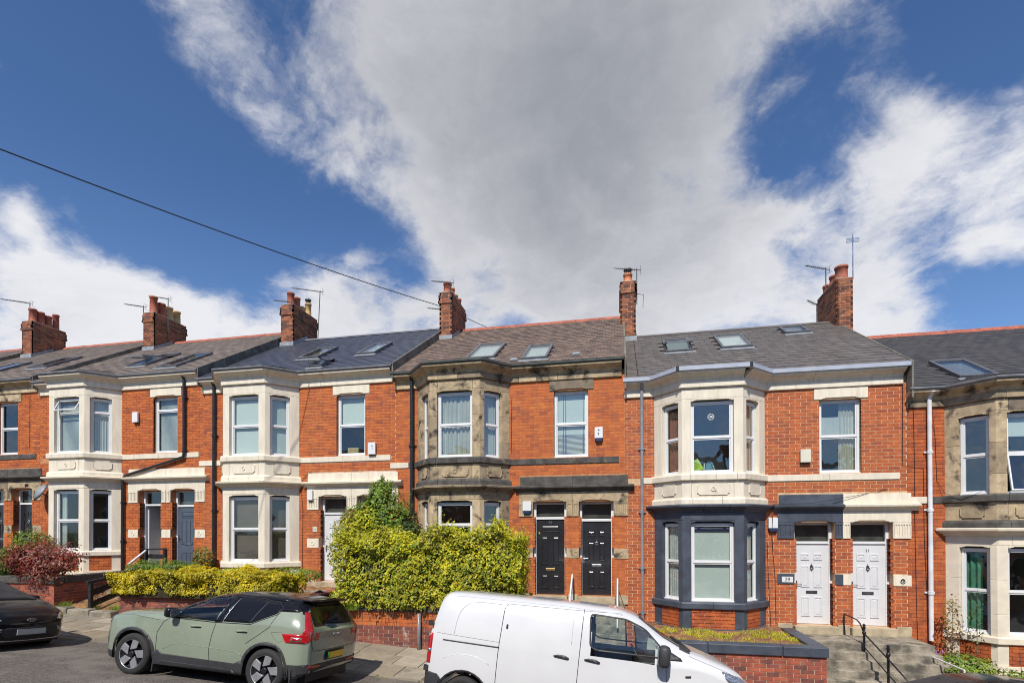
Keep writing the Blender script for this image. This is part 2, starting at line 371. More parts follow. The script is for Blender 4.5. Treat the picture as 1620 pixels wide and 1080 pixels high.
def part(name, mb, mats, parent=None, loc=(0, 0, 0), rz=0, rot=None, smooth=False, bevel=0, fixn=True, **props):
    me = mb.mesh(name, (mats,) if isinstance(mats, str) else mats, smooth)
    if fixn: fix_normals(me)
    o = link(name, me, parent, loc, rz, rot, **props)
    if bevel:
        b = o.modifiers.new('bevel', 'BEVEL'); b.width = bevel; b.segments = 2; b.limit_method = 'ANGLE'; b.harden_normals = False
    return o
def box(name, dims, mats, parent=None, loc=(0, 0, 0), rz=0, bevel=0, **props):
    m = MB(); m.box(*dims); return part(name, m, mats, parent, loc, rz, bevel=bevel, **props)
def thing(name, label, cat, loc=(0, 0, 0), rz=0, group=None):
    o = bpy.data.objects.new(name, None); COL.objects.link(o); o.location = loc; o.rotation_euler = (0, 0, rz); o.empty_display_size = .2
    o['label'] = label; o['category'] = cat
    if group: o['group'] = group
    return o
def text(name, s, size, matn, parent, loc, rot=(PI/2, 0, 0), depth=.002, align='CENTER', **props):
    cu = bpy.data.curves.new(name, 'FONT'); cu.body = s; cu.size = size; cu.align_x = align; cu.extrude = depth
    t = bpy.data.objects.new(name, cu); me = bpy.data.meshes.new_from_object(t); bpy.data.objects.remove(t)
    me.materials.clear(); me.materials.append(MATS[matn])
    return link(name, me, parent, loc, rot=rot, **props)

# ------------------------------------------------------------------ ground heights
GX = [-60, -20, -14, -11.6, -9, -5, -1, 4, 8, 14, 22, 60]
GZ = [1.2, -.12, -.33, -.43, -.53, -.74, -.97, -1.36, -1.74, -2.26, -2.95, -6.2]
def gx(x):
    return sum(float(np.interp(x+d, GX, GZ)) for d in (-2, -1, 0, 1, 2))/5
KY = -4.85
def gz(x, y):
    b = gx(x)
    if y > -2.8: return b
    if y > KY-.001: return b - .07*(-2.8-y)/2.05
    t = min(1, max(0, (KY-y)/4.2)); return b - .12 + .32*(1-(1-t)**2)
def grid(name, matn, xs, ys, dz=0, **props):
    m = MB()
    for x in xs:
        for y in ys: m.v.append((x, y, gz(x, y)+dz))
    k = len(ys)
    for i in range(len(xs)-1):
        for j in range(k-1): m.face((i*k+j, (i+1)*k+j, (i+1)*k+j+1, i*k+j+1))
    return part(name, m, matn, smooth=True, fixn=False, **props)
XS = [-58+i*1.0 for i in range(117)]
grid('road', 'asphalt', XS, [-30+i*.5 for i in range(38)]+[-11, -10.5, -10, -9.5, -9, -8.5, -8, -7.5, -7, -6.5, -6, -5.5, -5.2, KY+.02-.001], -.002, kind='structure')
m = MB(); m.box(-1500, 1500, -1500, 1500, -9.2, -9); part('ground', m, 'ground_base', kind='structure')
grid('pavement', 'ground_base', XS, [KY+.1, -3.5, -2.8, -2.0, -1.0, 0], -.03, kind='structure')
# ------------------------------------------------------------------ pavement stones
pav = bpy.data.objects['pavement']
def slab_mesh(x0, x1, y0, y1, th, dz=0, tint=0):
    m = MB(); e = .008; m.cr = tint
    x0 += e; x1 -= e; y0 += e; y1 -= e
    t = [(x0, y0), (x1, y0), (x1, y1), (x0, y1)]; b = 0
    j = [random.uniform(-.004, .004) for _ in t]
    m.v += [(x, y, gz(x, y)+dz-th) for x, y in t] + [(x, y, gz(x, y)+dz+q) for (x, y), q in zip(t, j)]
    for q in ((0, 1, 5, 4), (1, 2, 6, 5), (2, 3, 7, 6), (3, 0, 4, 7), (4, 5, 6, 7)): m.face(q)
    return m
rows_y = [(-4.70, -4.02), (-4.02, -3.40), (-3.40, -2.68)]
for ri, (ya, yb) in enumerate(rows_y):
    x = -16 + ri*.4
    while x < 10.5:
        w = random.choice((.6, .75, .9, 1.05)); o = part('paving_slab', slab_mesh(x, x+w, ya, yb, .05), 'paving', pav, bevel=.006, fixn=False); x += w
x = -16
while x < 10.5:
    w = random.uniform(.8, 1.0); part('kerbstone', slab_mesh(x, x+w, KY, -4.70, .2, .002), 'kerb_stone', pav, bevel=.018, fixn=False); x += w

# ------------------------------------------------------------------ bricks and slates
BL_, BH_, MJ = .262, .0885, .013
def frame_mat(fr):      # fr = (x,y,angle)
    return Matrix.Translation((fr[0], fr[1], 0)) @ Matrix.Rotation(fr[2], 4, 'Z')
def brick_mesh(w, h, d=.05, proud=.008):
    m = MB(); m.box(0, w, -proud, d, 0, h, back=False); return m
_bm = {}
def brickwork(parent, matn, regions, n_ind, base=(0, 0, 0), joint=MJ, proud=.009, z0=0.0, bl=BL_, bh=BH_, name='brick', sub=None):
    """regions: list of (frame(x,y,a), u0,u1,v0,v1, [exclusions (u0,u1,v0,v1)]). Full bricks nearest the camera become single objects."""
    full = []; mb = MB()
    key = (joint, bl, bh, proud)
    if key not in _bm:
        _bm[key] = brick_mesh(bl-joint, bh-joint, proud=proud).mesh('brick', ())
    pw = Vector(base)
    for fr, u0, u1, v0, v1, ex in regions:
        Mx = frame_mat(fr)
        k = math.floor((v0-z0)/bh)
        while z0+k*bh < v1-.01:
            a, b = max(v0, z0+k*bh+joint*.5), min(v1, z0+(k+1)*bh-joint*.5)
            k += 1
            if b-a < .015: continue
            zc = (a+b)/2
            iv = [(u0, u1)]
            for e in ex:
                if e[2]-.01 < zc < e[3]+.01:
                    nv = []
                    for (p, q) in iv:
                        if e[1] <= p or e[0] >= q: nv.append((p, q)); continue
                        if e[0] > p: nv.append((p, e[0]))
                        if e[1] < q: nv.append((e[1], q))
                    iv = nv
            for (p, q) in iv:
                off = (bl/2 if k % 2 else 0)
                if False: pass
                else: step = bl
                i = math.floor((p-off)/step)
                while off+i*step < q-.005:
                    s, e_ = max(p, off+i*step+joint*.5), min(q, off+(i+1)*step-joint*.5); i += 1
                    if e_-s < .02: continue
                    fullb = abs((e_-s)-(bl-joint)) < .002 and abs((b-a)-(bh-joint)) < .002
                    if fullb:
                        P = Mx @ Vector((s, 0, a)); full.append(((P+pw-CAM).length + (0 if (P+pw).y < 3 else 9), P, fr, s, a))
                    else:
                        mb.cr = random.random(); n0 = len(mb.v); mb.box(s, e_, -proud, .05, a, b, back=False)
                        for t in range(n0, len(mb.v)): mb.v[t] = tuple(Mx @ Vector(mb.v[t]))
    full.sort(key=lambda t: t[0])
    if not _bm[key].materials: pass
    mk = (key, matn)
    if mk not in _bm:
        me = _bm[key].copy(); me.materials.append(MATS[matn]); _bm[mk] = me
    for (d, P, fr, s, a) in full[:n_ind]:
        o = bpy.data.objects.new(name, _bm[mk]); COL.objects.link(o); o.parent = parent
        o.location = (P.x, P.y, P.z); o.rotation_euler = (0, 0, fr[2])
    for (d, P, fr, s, a) in full[n_ind:]:
        Mx = frame_mat(fr); mb.cr = random.random(); n0 = len(mb.v); mb.box(s, s+bl-joint, -proud, .05, a, a+bh-joint, back=False)
        for t in range(n0, len(mb.v)): mb.v[t] = tuple(Mx @ Vector(mb.v[t]))
    if mb.f: part(name+'work', mb, matn, parent, fixn=False, kind='stuff')

def slate_facet(parent, matn, O, U, V, rows, w, e, th, n_ind, base, holes=()):
    """slates on a plane: origin O, unit along eave U, unit up slope V; rows(v)->(u0,u1). holes in (u,v) rects"""
    Nn = U.cross(V).normalized(); tilt = th*1.2
    rot = Matrix((U, V, Nn)).transposed().to_4x4()
    key = ('slate', w, e, th, matn)
    if key not in _bm:
        m = MB(); g = .0035; L = e*1.25
        m.v += [(g, 0, tilt), (w-g, 0, tilt), (w-g, L, .0), (g, L, .0), (g, 0, tilt-th), (w-g, 0, tilt-th), (w-g, L, -th), (g, L, -th)]
        for q in ((0, 1, 2, 3), (4, 5, 1, 0), (5, 6, 2, 1), (7, 4, 0, 3)): m.face(q)
        _bm[key] = m.mesh('slate', (matn,))
    full = []; mb = MB(); r = 0
    while True:
        v = r*e; uu = rows(v+e*.5)
        if uu is None: break
        u0, u1 = uu; off = (w/2 if r % 2 else 0); i = math.floor((u0-off)/w)
        while off+i*w < u1:
            a, b = off+i*w, off+(i+1)*w; i += 1
            c = (a+b)/2
            if any(h[0] < c < h[1] and h[2] < v+e*.5 < h[3] for h in holes): continue
            jz = random.uniform(0, th*.25)
            if a >= u0-.001 and b <= u1+.001:
                P = O+U*a+V*v+Nn*jz; full.append(((P+base-CAM).length, P))
            else:
                a2, b2 = max(a, u0), min(b, u1)
                if b2-a2 < .02: continue
                mb.cr = random.random(); P = O+V*v+Nn*jz; L = e*1.25
                q = [P+U*a2+Nn*tilt, P+U*b2+Nn*tilt, P+U*b2+V*L, P+U*a2+V*L]; mb.quad(*q); mb.quad(q[0]-Nn*th, q[1]-Nn*th, q[1], q[0])
        r += 1
    full.sort(key=lambda t: t[0])
    eu = rot.to_euler()
    for (d, P) in full[:n_ind]:
        o = bpy.data.objects.new('slate', _bm[key]); COL.objects.link(o); o.parent = parent; o.location = P; o.rotation_euler = eu
    for (d, P) in full[n_ind:]:
        mb.cr = random.random(); L = e*1.25; g = .006
        q = [P+U*g+Nn*tilt, P+U*(w-g)+Nn*tilt, P+U*(w-g)+V*L, P+U*g+V*L]; mb.quad(*q); mb.quad(q[0]-Nn*th, q[1]-Nn*th, q[1], q[0])
        mb.quad(q[1], q[1]-Nn*th, q[2]-Nn*th, q[2]); mb.quad(q[0]-Nn*th, q[0], q[3], q[3]-Nn*th)
    if mb.f: part('slate_courses', mb, matn, parent, fixn=False, kind='stuff')
    return len(full)

# ------------------------------------------------------------------ windows
def pleats(w, h, amp=.02, pitch=.09, y=0, jitter=.3, z0=0, x0=0):
    m = MB(); n = max(4, int(w/pitch*6)); ph = random.random()*6
    for i in range(n+1):
        u = i/n; x = x0+u*w
        yy = y+amp*math.sin(2*PI*u*w/pitch+ph+jitter*math.sin(u*9+ph))
        m.v += [(x, yy, z0), (x+random.uniform(-1, 1)*.004, yy*.6+y*.4, z0+h)]
    for i in range(n): m.face((2*i, 2*i+2, 2*i+3, 2*i+1))
    return m
def sash_frame(w, h, t, d):
    m = MB()
    m.box(0, t, 0, d, 0, h); m.box(w-t, w, 0, d, 0, h); m.box(t, w-t, .001, d-.001, 0, t); m.box(t, w-t, .001, d-.001, h-t, h)
    return m
def window(parent, fr, u0, v0, w, h, split=.5, rec=.10, content='dark', g='glass_window', open_top=0, open_bot=0, frame='upvc_white', label=None, bead=True):
    Mx = frame_mat(fr); P = Mx @ Vector((u0, rec, v0)); rz = fr[2]
    m = sash_frame(w, h, .052, .07); m.box(-.01, w+.01, -.035, .03, -.001, .028)
    if split: m.box(.052, w-.052, .004, .066, h*split-.018, h*split+.018)
    o = part('window', m, frame, parent, P, rz, bevel=.004)
    if label: o['label'] = label
    segs = [(.052, h*split-.018), (h*split+.018, h-.052)] if split else [(.052, h-.052)]
    for i, (a, b) in enumerate(segs):
        sw, sh = w-.104, b-a
        s = part('sash', sash_frame(sw, sh, .034, .04), frame, o, (.052, .012 if i else .02, a), bevel=.004)
        pm = MB(); pm.box(.03, sw-.03, .016, .022, .03, sh-.03)
        p = part('pane', pm, g, o, (.052, .012 if i else .02, a))
        if i == len(segs)-1 and open_top:
            for q in (s, p):
                q.matrix_local = Matrix.Translation((.052, .0, b)) @ Matrix.Rotation(-open_top, 4, 'X') @ Matrix.Translation((0, 0, -sh))
        if i == 0 and open_bot:
            for q in (s, p):
                q.matrix_local = Matrix.Translation((.052, .0, b)) @ Matrix.Rotation(-open_bot, 4, 'X') @ Matrix.Translation((0, 0, -sh))
    D0 = .10
    def sheet(nm, x0, x1, z0, z1, mt, y=D0):
        mm = MB(); mm.box(x0, x1, y, y+.004, z0, z1); part(nm, mm, mt, o)
    for c in content.split('+'):
        if c == 'blind': sheet('blind', .04, w-.04, .03, h-.04, 'blind_pale')
        elif c.startswith('blindtop'): sheet('blind', .04, w-.04, h*float(c[8:]), h-.03, 'blind_pale')
        elif c == 'brownblind': sheet('blind', .04, w-.04, .03, h-.04, 'blind_brown', .14)
        elif c == 'venetian' or c == 'venetian_low':
            top = h-.05 if c == 'venetian' else h*.42
            mm = MB(); z = .05
            while z < top: mm.quad((.05, D0, z), (w-.05, D0, z), (w-.05, D0+.028, z+.028), (.05, D0+.028, z+.028)); z += .034
            part('blind', mm, 'net_white', o)
        elif c == 'net': part('net_curtain', pleats(w-.08, h-.08, .012, .07, D0+.02, z0=.04, x0=.04), 'net_white', o)
        elif c == 'net2': part('net_curtain', pleats(w-.08, h-.08, .018, .10, D0+.06, z0=.04, x0=.04), 'net_white', o)
        elif c == 'netright': part('net_curtain', pleats(w*.4, h-.08, .02, .08, D0+.03, z0=.04, x0=w*.55), 'net_cream', o)
        elif c == 'netmid': part('net_curtain', pleats(w-.1, h*.28, .01, .06, D0+.03, z0=h*.50, x0=.05), 'net_white', o)
        elif c == 'netcream':
            part('net_curtain', pleats(w*.46, h-.1, .03, .12, D0+.03, z0=.04, x0=.04), 'net_cream', o); part('net_curtain', pleats(w*.40, h-.1, .03, .12, D0+.03, z0=.04, x0=w*.55), 'net_cream', o)
        elif c == 'blue2':
            part('curtain', pleats(w*.14, h-.08, .02, .07, D0+.01, z0=.04, x0=w*.22), 'curtain_blue', o); part('curtain', pleats(w*.12, h-.08, .02, .07, D0+.01, z0=.04, x0=w*.82), 'curtain_blue', o)
        elif c == 'blueright': part('curtain', pleats(w*.18, h-.08, .02, .07, D0+.02, z0=.04, x0=w*.76), 'curtain_blue', o)
        elif c == 'whiteleft': part('curtain', pleats(w*.2, h-.08, .02, .07, D0+.02, z0=.04, x0=w*.06), 'net_white', o)
        elif c == 'green': part('curtain', pleats(w*.55, h-.08, .03, .11, D0+.04, z0=.04, x0=.05), 'curtain_green', o)
        elif c == 'red': part('curtain', pleats(w*.9, h-.08, .03, .11, D0+.04, z0=.04, x0=.05), 'curtain_red', o)
    return o

# ------------------------------------------------------------------ doors
def door(parent, u0, w, H, rec, kind, trans=.34, frame='upvc_white', extra=()):
    """door frame with leaf and fanlight in opening u0..u0+w, height H"""
    m = MB(); t = .07; zt = H-trans
    m.box(0, t, 0, .09, 0, H); m.box(w-t, w, 0, .09, 0, H); m.box(t, w-t, .001, .089, H-.06, H); m.box(t, w-t, -.012, .088, zt-.045, zt+.02)
    fo = part('door_frame', m, frame, parent, (u0, rec, 0), bevel=.004)
    pm = MB(); pm.box(t, w-t, .04, .046, zt+.02, H-.06); part('fanlight', pm, 'glass_window', fo); pm = MB(); pm.box(t, w-t, .12, .125, zt+.02, H-.06); part('fanlight_backing', pm, 'fan_grey', fo)  # added grey panel catches sun so the fanlight does not read black
    L = w-2*t; Hh = zt-.05
    mt = {'white': 'door_white', 'black': 'door_black', 'blue': 'door_blue', 'oldblack': 'door_black'}.get(kind, 'door_black')
    m = MB(); m.box(0, L, 0, .045, 0.01, Hh)
    pan = []
    a, b, mid = .13, L-.13, L/2; g = .05
    if kind in ('oldblack', 'blue'):
        pan = [(a, b, Hh*.83, Hh*.93, 1), (a, mid-g, Hh*.40, Hh*.78, 0), (mid+g, b, Hh*.40, Hh*.78, 0), (a, mid-g, Hh*.08, Hh*.27, 0), (mid+g, b, Hh*.08, Hh*.27, 0)]
    else:
        pan = [(a+.02, mid-g, Hh*.80, Hh*.88, 1), (mid+g, b-.02, Hh*.80, Hh*.88, 1), (a+.02, mid-g, Hh*.46, Hh*.73, 0), (mid+g, b-.02, Hh*.46, Hh*.73, 0), (a+.02, mid-g, Hh*.10, Hh*.34, 0), (mid+g, b-.02, Hh*.10, Hh*.34, 0)]
    do = part('door', m, mt, fo, (t, .02, 0), bevel=.003)
    for (x0, x1, z0, z1, _) in pan:
        pmb = MB(); r = .018; q = .03
        for A, B in (((x0, z0), (x1, z0+q)), ((x0, z1-q), (x1, z1)), ((x0, z0+q), (x0+q, z1-q)), ((x1-q, z0+q), (x1, z1-q))):
            pmb.box(A[0], B[0], -r, .001, A[1], B[1])
        i = .055
        if x1-x0 > 2*i+.03 and z1-z0 > 2*i+.03:
            b0 = len(pmb.v); j = .028
            pmb.v += [(x0+q, -.001, z0+q), (x1-q, -.001, z0+q), (x1-q, -.001, z1-q), (x0+q, -.001, z1-q), (x0+q+j, -.014, z0+q+j), (x1-q-j, -.014, z0+q+j), (x1-q-j, -.014, z1-q-j), (x0+q+j, -.014, z1-q-j)]
            for f in ((4, 5, 6, 7), (0, 1, 5, 4), (1, 2, 6, 5), (2, 3, 7, 6), (3, 0, 4, 7)): pmb.face([b0+k for k in f])
        part('door_panel', pmb, mt, fo, (t, .02, 0))
    hw = 'plastic_dark' if kind == 'white' else ('brass' if kind == 'oldblack' else 'steel')
    m = MB(); zl = Hh*.40 if kind != 'oldblack' else Hh*.335
    m.box(mid-.13, mid+.13, -.016, .002, zl-.035, zl+.035); part('letter_box', m, hw, fo, (t, .02, 0), bevel=.004)
    if kind == 'white':
        m = MB(); m.box(mid-.105, mid+.105, -.02, -.012, zl-.018, zl+.018); part('letter_flap', m, 'steel', fo, (t, .02, 0))
    if kind != 'oldblack':
        m = MB(); m.box(.035, .06, -.014, .002, Hh*.44, Hh*.54); m.tube([(.048, -.012, Hh*.5), (.048, -.05, Hh*.5), (.16, -.05, Hh*.5)], .009, 6)
        part('handle', m, hw, fo, (t, .02, 0))
    if kind in ('white', 'black'):
        zk = Hh*.70; m = MB(); m.lathe([(0, -.02), (.03, -.02), (.03, .002), (0, .002)], (mid, 0, zk+.05), 10, 'y')
        ring = [(mid+.035*math.sin(k*PI/6), -.022, zk-.0+.035*math.cos(k*PI/6)) for k in range(13)]; m.tube(ring, .008, 6, False); m.lathe([(0, -.03), (.016, -.03), (.016, 0), (0, 0)], (mid, 0, zk-.04), 8, 'y')
        m.tube([(mid, -.01, zk+.07), (mid, -.01, zk+.13)], [.008, .001], 6)
        part('knocker', m, 'steel' if kind == 'black' else 'ink', fo, (t, .02, 0))
    for e in extra:
        if e[0] == 'text': text('door_number', e[1], .10, e[2], fo, (t+mid, .018, Hh*.905 if kind != 'oldblack' else Hh*.95), depth=.003)
    return fo
# ------------------------------------------------------------------ houses
LP, RP = -2.48, 4.20                     # party lines in house coordinates
BAY = [(-1.774, 0), (-1.143, -.72), (.306, -.72), (.983, 0)]
def fr_of(a, b): return (a[0], a[1], math.atan2(b[1]-a[1], b[0]-a[0]))
FL, FF, FRR = fr_of(BAY[0], BAY[1]), fr_of(BAY[1], BAY[2]), fr_of(BAY[2], BAY[3])
LC, LF, LR = .957, 1.449, .989
S_ = .60
def ext(path, e=.12):
    a, b = Vector(path[0]), Vector(path[1]); c, d = Vector(path[-1]), Vector(path[-2])
    return [tuple(a+(a-b).normalized()*e)] + list(path[1:-1]) + [tuple(c+(c-d).normalized()*e)]
BX = ext(BAY)
def plan_pt(fr, u, w=0): # w into the wall
    a = fr[2]; return (fr[0]+u*math.cos(a)-w*math.sin(a), fr[1]+u*math.sin(a)+w*math.cos(a))
def stones(parent, name, matn, profile, path, joints, bevel=.006):
    """a moulded course cut into stones at the given distances along the path"""
    P = [Vector(p) for p in path]; L = [0]
    for i in range(1, len(P)): L.append(L[-1]+(P[i]-P[i-1]).length)
    cuts = [0]+sorted(j for j in joints if .05 < j < L[-1]-.05)+[L[-1]]
    def at(d):
        for i in range(1, len(L)):
            if d <= L[i]+1e-6: return P[i-1]+(P[i]-P[i-1])*((d-L[i-1])/(L[i]-L[i-1]))
        return P[-1]
    for a, b in zip(cuts[:-1], cuts[1:]):
        g = .003
        sub = [at(a+(g if a else 0))]+[P[i] for i in range(len(P)) if a+.02 < L[i] < b-.02]+[at(b-(g if b < L[-1] else 0))]
        m = MB(); m.cr = random.random(); m.sweep(profile, [tuple(p) for p in sub]); part(name, m, matn, parent, bevel=bevel)
def shouldered(w, h, hw0, hw1, rise=.045, step=.13):
    """lintel outline w x h with an opening head from hw0..hw1 that rises in the middle"""
    return [(0, 0), (hw0, 0), (hw0+step*.5, 0.0), (hw0+step*.6, rise*.45), (hw0+step, rise*.5), (hw0+step*1.15, rise), (hw1-step*1.15, rise), (hw1-step, rise*.5), (hw1-step*.6, rise*.45), (hw1-step*.5, 0), (hw1, 0), (w, 0), (w, h), (0, h)]
def roundel(parent, matn, x, z, r=.05, y=-.02):
    m = MB(); ring = [(x+r*math.sin(k*PI/8), y, z+r*math.cos(k*PI/8)) for k in range(17)]; m.tube(ring, .011, 6, False)
    part('roundel', m, matn, parent, smooth=True)
def pipe(parent, pts, r, matn, brackets=(), name='downpipe', collars=()):
    m = MB(); m.tube(pts, r, 16); o = part(name, m, matn, parent)
    for (x, y, z) in collars:
        m = MB(); m.lathe([(r*.9, -.04), (r*1.28, -.04), (r*1.28, .04), (r*.9, .04)], (x, y, z), 12); m.box(x-r*2.2, x+r*2.2, y+r, y+r+.03, z-.02, z+.02)
        part('pipe_collar', m, matn, o)
    return o
def stack(parent, hx, hz, X0, X1, Y0, Y1, zb, zt, pots, n_ind=0, corbel=True, aer=()):
    """chimney; world coords in, parent house at (hx,0,hz)"""
    x0, x1, y0, y1 = X0-hx, X1-hx, Y0, Y1; zb -= hz; zt -= hz
    m = MB(); m.box(x0+.012, x1-.012, y0+.012, y1-.012, zb, zt-.02)
    ch = part('chimney', m, 'mortar_grime', parent)
    w, d = x1-x0, y1-y0
    z1 = zt-.42 if corbel else zt
    F = (x0, y0, 0); Rr = (x1, y0, PI/2); Lf = (x0, y1, -PI/2); Bk = (x1, y1, PI)
    brickwork(ch, 'brick_chimney', [((F[0], F[1]+.012, 0), 0, w, zb, z1, ()), ((Rr[0]-.012, Rr[1], Rr[2]), 0, d, zb, z1, ()), ((Lf[0]+.012, Lf[1], Lf[2]), 0, d, zb, z1, ()), ((x1, y1-.012, PI), 0, w, zb, z1, ())],
              n_ind, base=(hx, 0, hz), proud=.012, bl=.25, bh=.087)
    if corbel:
        for k, (o, h) in enumerate(((.0, .0), (.04, .10), (.025, .11), (.03, .10), (.0, .09))):
            if h == 0: continue
            a = z1; z1 += h
            F = (x0-o, y0-o); brickwork(ch, 'brick_chimney', [((x0-o, y0-o+.012, 0), 0, w+2*o, a, z1, ()), ((x1+o-.012, y0-o, PI/2), 0, d+2*o, a, z1, ()), ((x0-o+.012, y1+o, -PI/2), 0, d+2*o, a, z1, ()), ((x1+o, y1+o-.012, PI), 0, w+2*o, a, z1, ())],
                       0, base=(hx, 0, hz), proud=.012, bl=.25, bh=.1, z0=a)
            mm = MB(); mm.box(x0-o+.01, x1+o-.01, y0-o+.01, y1+o-.01, a, z1-.004); part('mortar_bed', mm, 'mortar_grime', ch)
    mm = MB(); mm.xy([(x0-.01, y0-.01), (x1+.01, y0-.01), (x1+.01, y1+.01), (x0-.01, y1+.01)], z1, z1+.03); part('flaunching', mm, 'mortar_grime', ch, bevel=.01)
    for (t, mt, h, r, kind) in pots:
        cx, cy = (x0+x1)/2, y0+.24+t*(d-.48); b = z1+.02
        m = MB(); pr_ = [(r*.5, b-.02), (r*1.12, b), (r*1.12, b+.05), (r, b+.07), (r*.92, b+h-.08), (r*1.06, b+h-.07), (r*1.06, b+h), (r*.8, b+h), (r*.78, b+h-.3)]
        m.lathe(pr_, (cx, cy, 0), 18); po = part('chimney_pot', m, mt, ch, smooth=True)
        if kind == 'cowl':
            m = MB(); m.lathe([(r*.75, b+h-.02), (r*.75, b+h+.12), (r*1.0, b+h+.13), (r*1.0, b+h+.17), (0, b+h+.24)], (cx, cy, 0), 14); part('cowl', m, 'aerial_metal', ch, smooth=True)
    for a in aer: aerial(ch, Vector(a[0])-Vector((hx, 0, hz)), *a[1:])
    # lead apron at the foot of the stack
    zr = 6.45+S_*(y0+.28)
    m = MB(); m.box(x0-.03, x1+.03, y0-.035, y0-.012, zr-.02, zr+.14); part('flashing', m, 'lead', ch)
    m = MB(); m.xz([(0, 0), (1, 0), (1, .1), (0, .1)], 0, .01); 
    m = MB(); q = [(x1+.02, y0-.03, zr-.03), (x1+.02, y0+.9, zr+.53), (x1+.02, y0+.9, zr+.68), (x1+.02, y0-.03, zr+.13)]; m.quad(*q); m.quad(*[(a+.008, b, c) for a, b, c in q][::-1]); part('flashing', m, 'lead', ch)
    return ch
def aerial(parent, base, mast, kind='yagi', rz=0.0, L=.8, lean=0.0):
    """mast from base up, with boom and directors; rz turns the boom"""
    m = MB(); top = base+Vector((lean, 0, mast)); m.tube([base, top], .018, 6)
    if kind == 'yagi':
        d = Vector((math.cos(rz), math.sin(rz), .18)).normalized(); s = Vector((-math.sin(rz), math.cos(rz), 0))
        tp = top-Vector((0, 0, .05)); m.tube([tp-d*.15, tp+d*L], .012, 6)
        n = int(L/.075)
        for i in range(n):
            c = tp+d*(.08+i*(L-.1)/n); l = .10*(1-.3*i/n); m.tube([c-s*l+Vector((0, 0, .0)), c+s*l], .006, 4); m.tube([c-Vector((0, 0, .032)), c+Vector((0, 0, .032))], .006, 4)
        for zz in (-.1, .1):
            m.tube([tp-d*.12+Vector((0, 0, zz))-s*.13, tp-d*.12+Vector((0, 0, zz))+s*.13], .005, 4)
        m.tube([tp-d*.12+Vector((0, 0, -.12)), tp-d*.12+Vector((0, 0, .12))], .006, 4)
    elif kind == 'panel':
        c = top-Vector((0, 0, .22))
        for sx in (-1, 1):
            for k in range(4): m.box(c.x+sx*.10-.075, c.x+sx*.10+.075, c.y-.012, c.y+.0, c.z-.07+k*.04, c.z-.05+k*.04)
            m.box(c.x+sx*.10-.085, c.x+sx*.10-.075, c.y-.012, c.y, c.z-.07, c.z+.07); m.box(c.x+sx*.10+.075, c.x+sx*.10+.085, c.y-.012, c.y, c.z-.07, c.z+.07)
    elif kind == 'loop':
        m.tube([top, top+Vector((.22, 0, -.06)), top+Vector((.2, 0, -.5))], .01, 6)
    return part('aerial', m, 'aerial_metal' if kind != 'panel' else 'steel', parent)

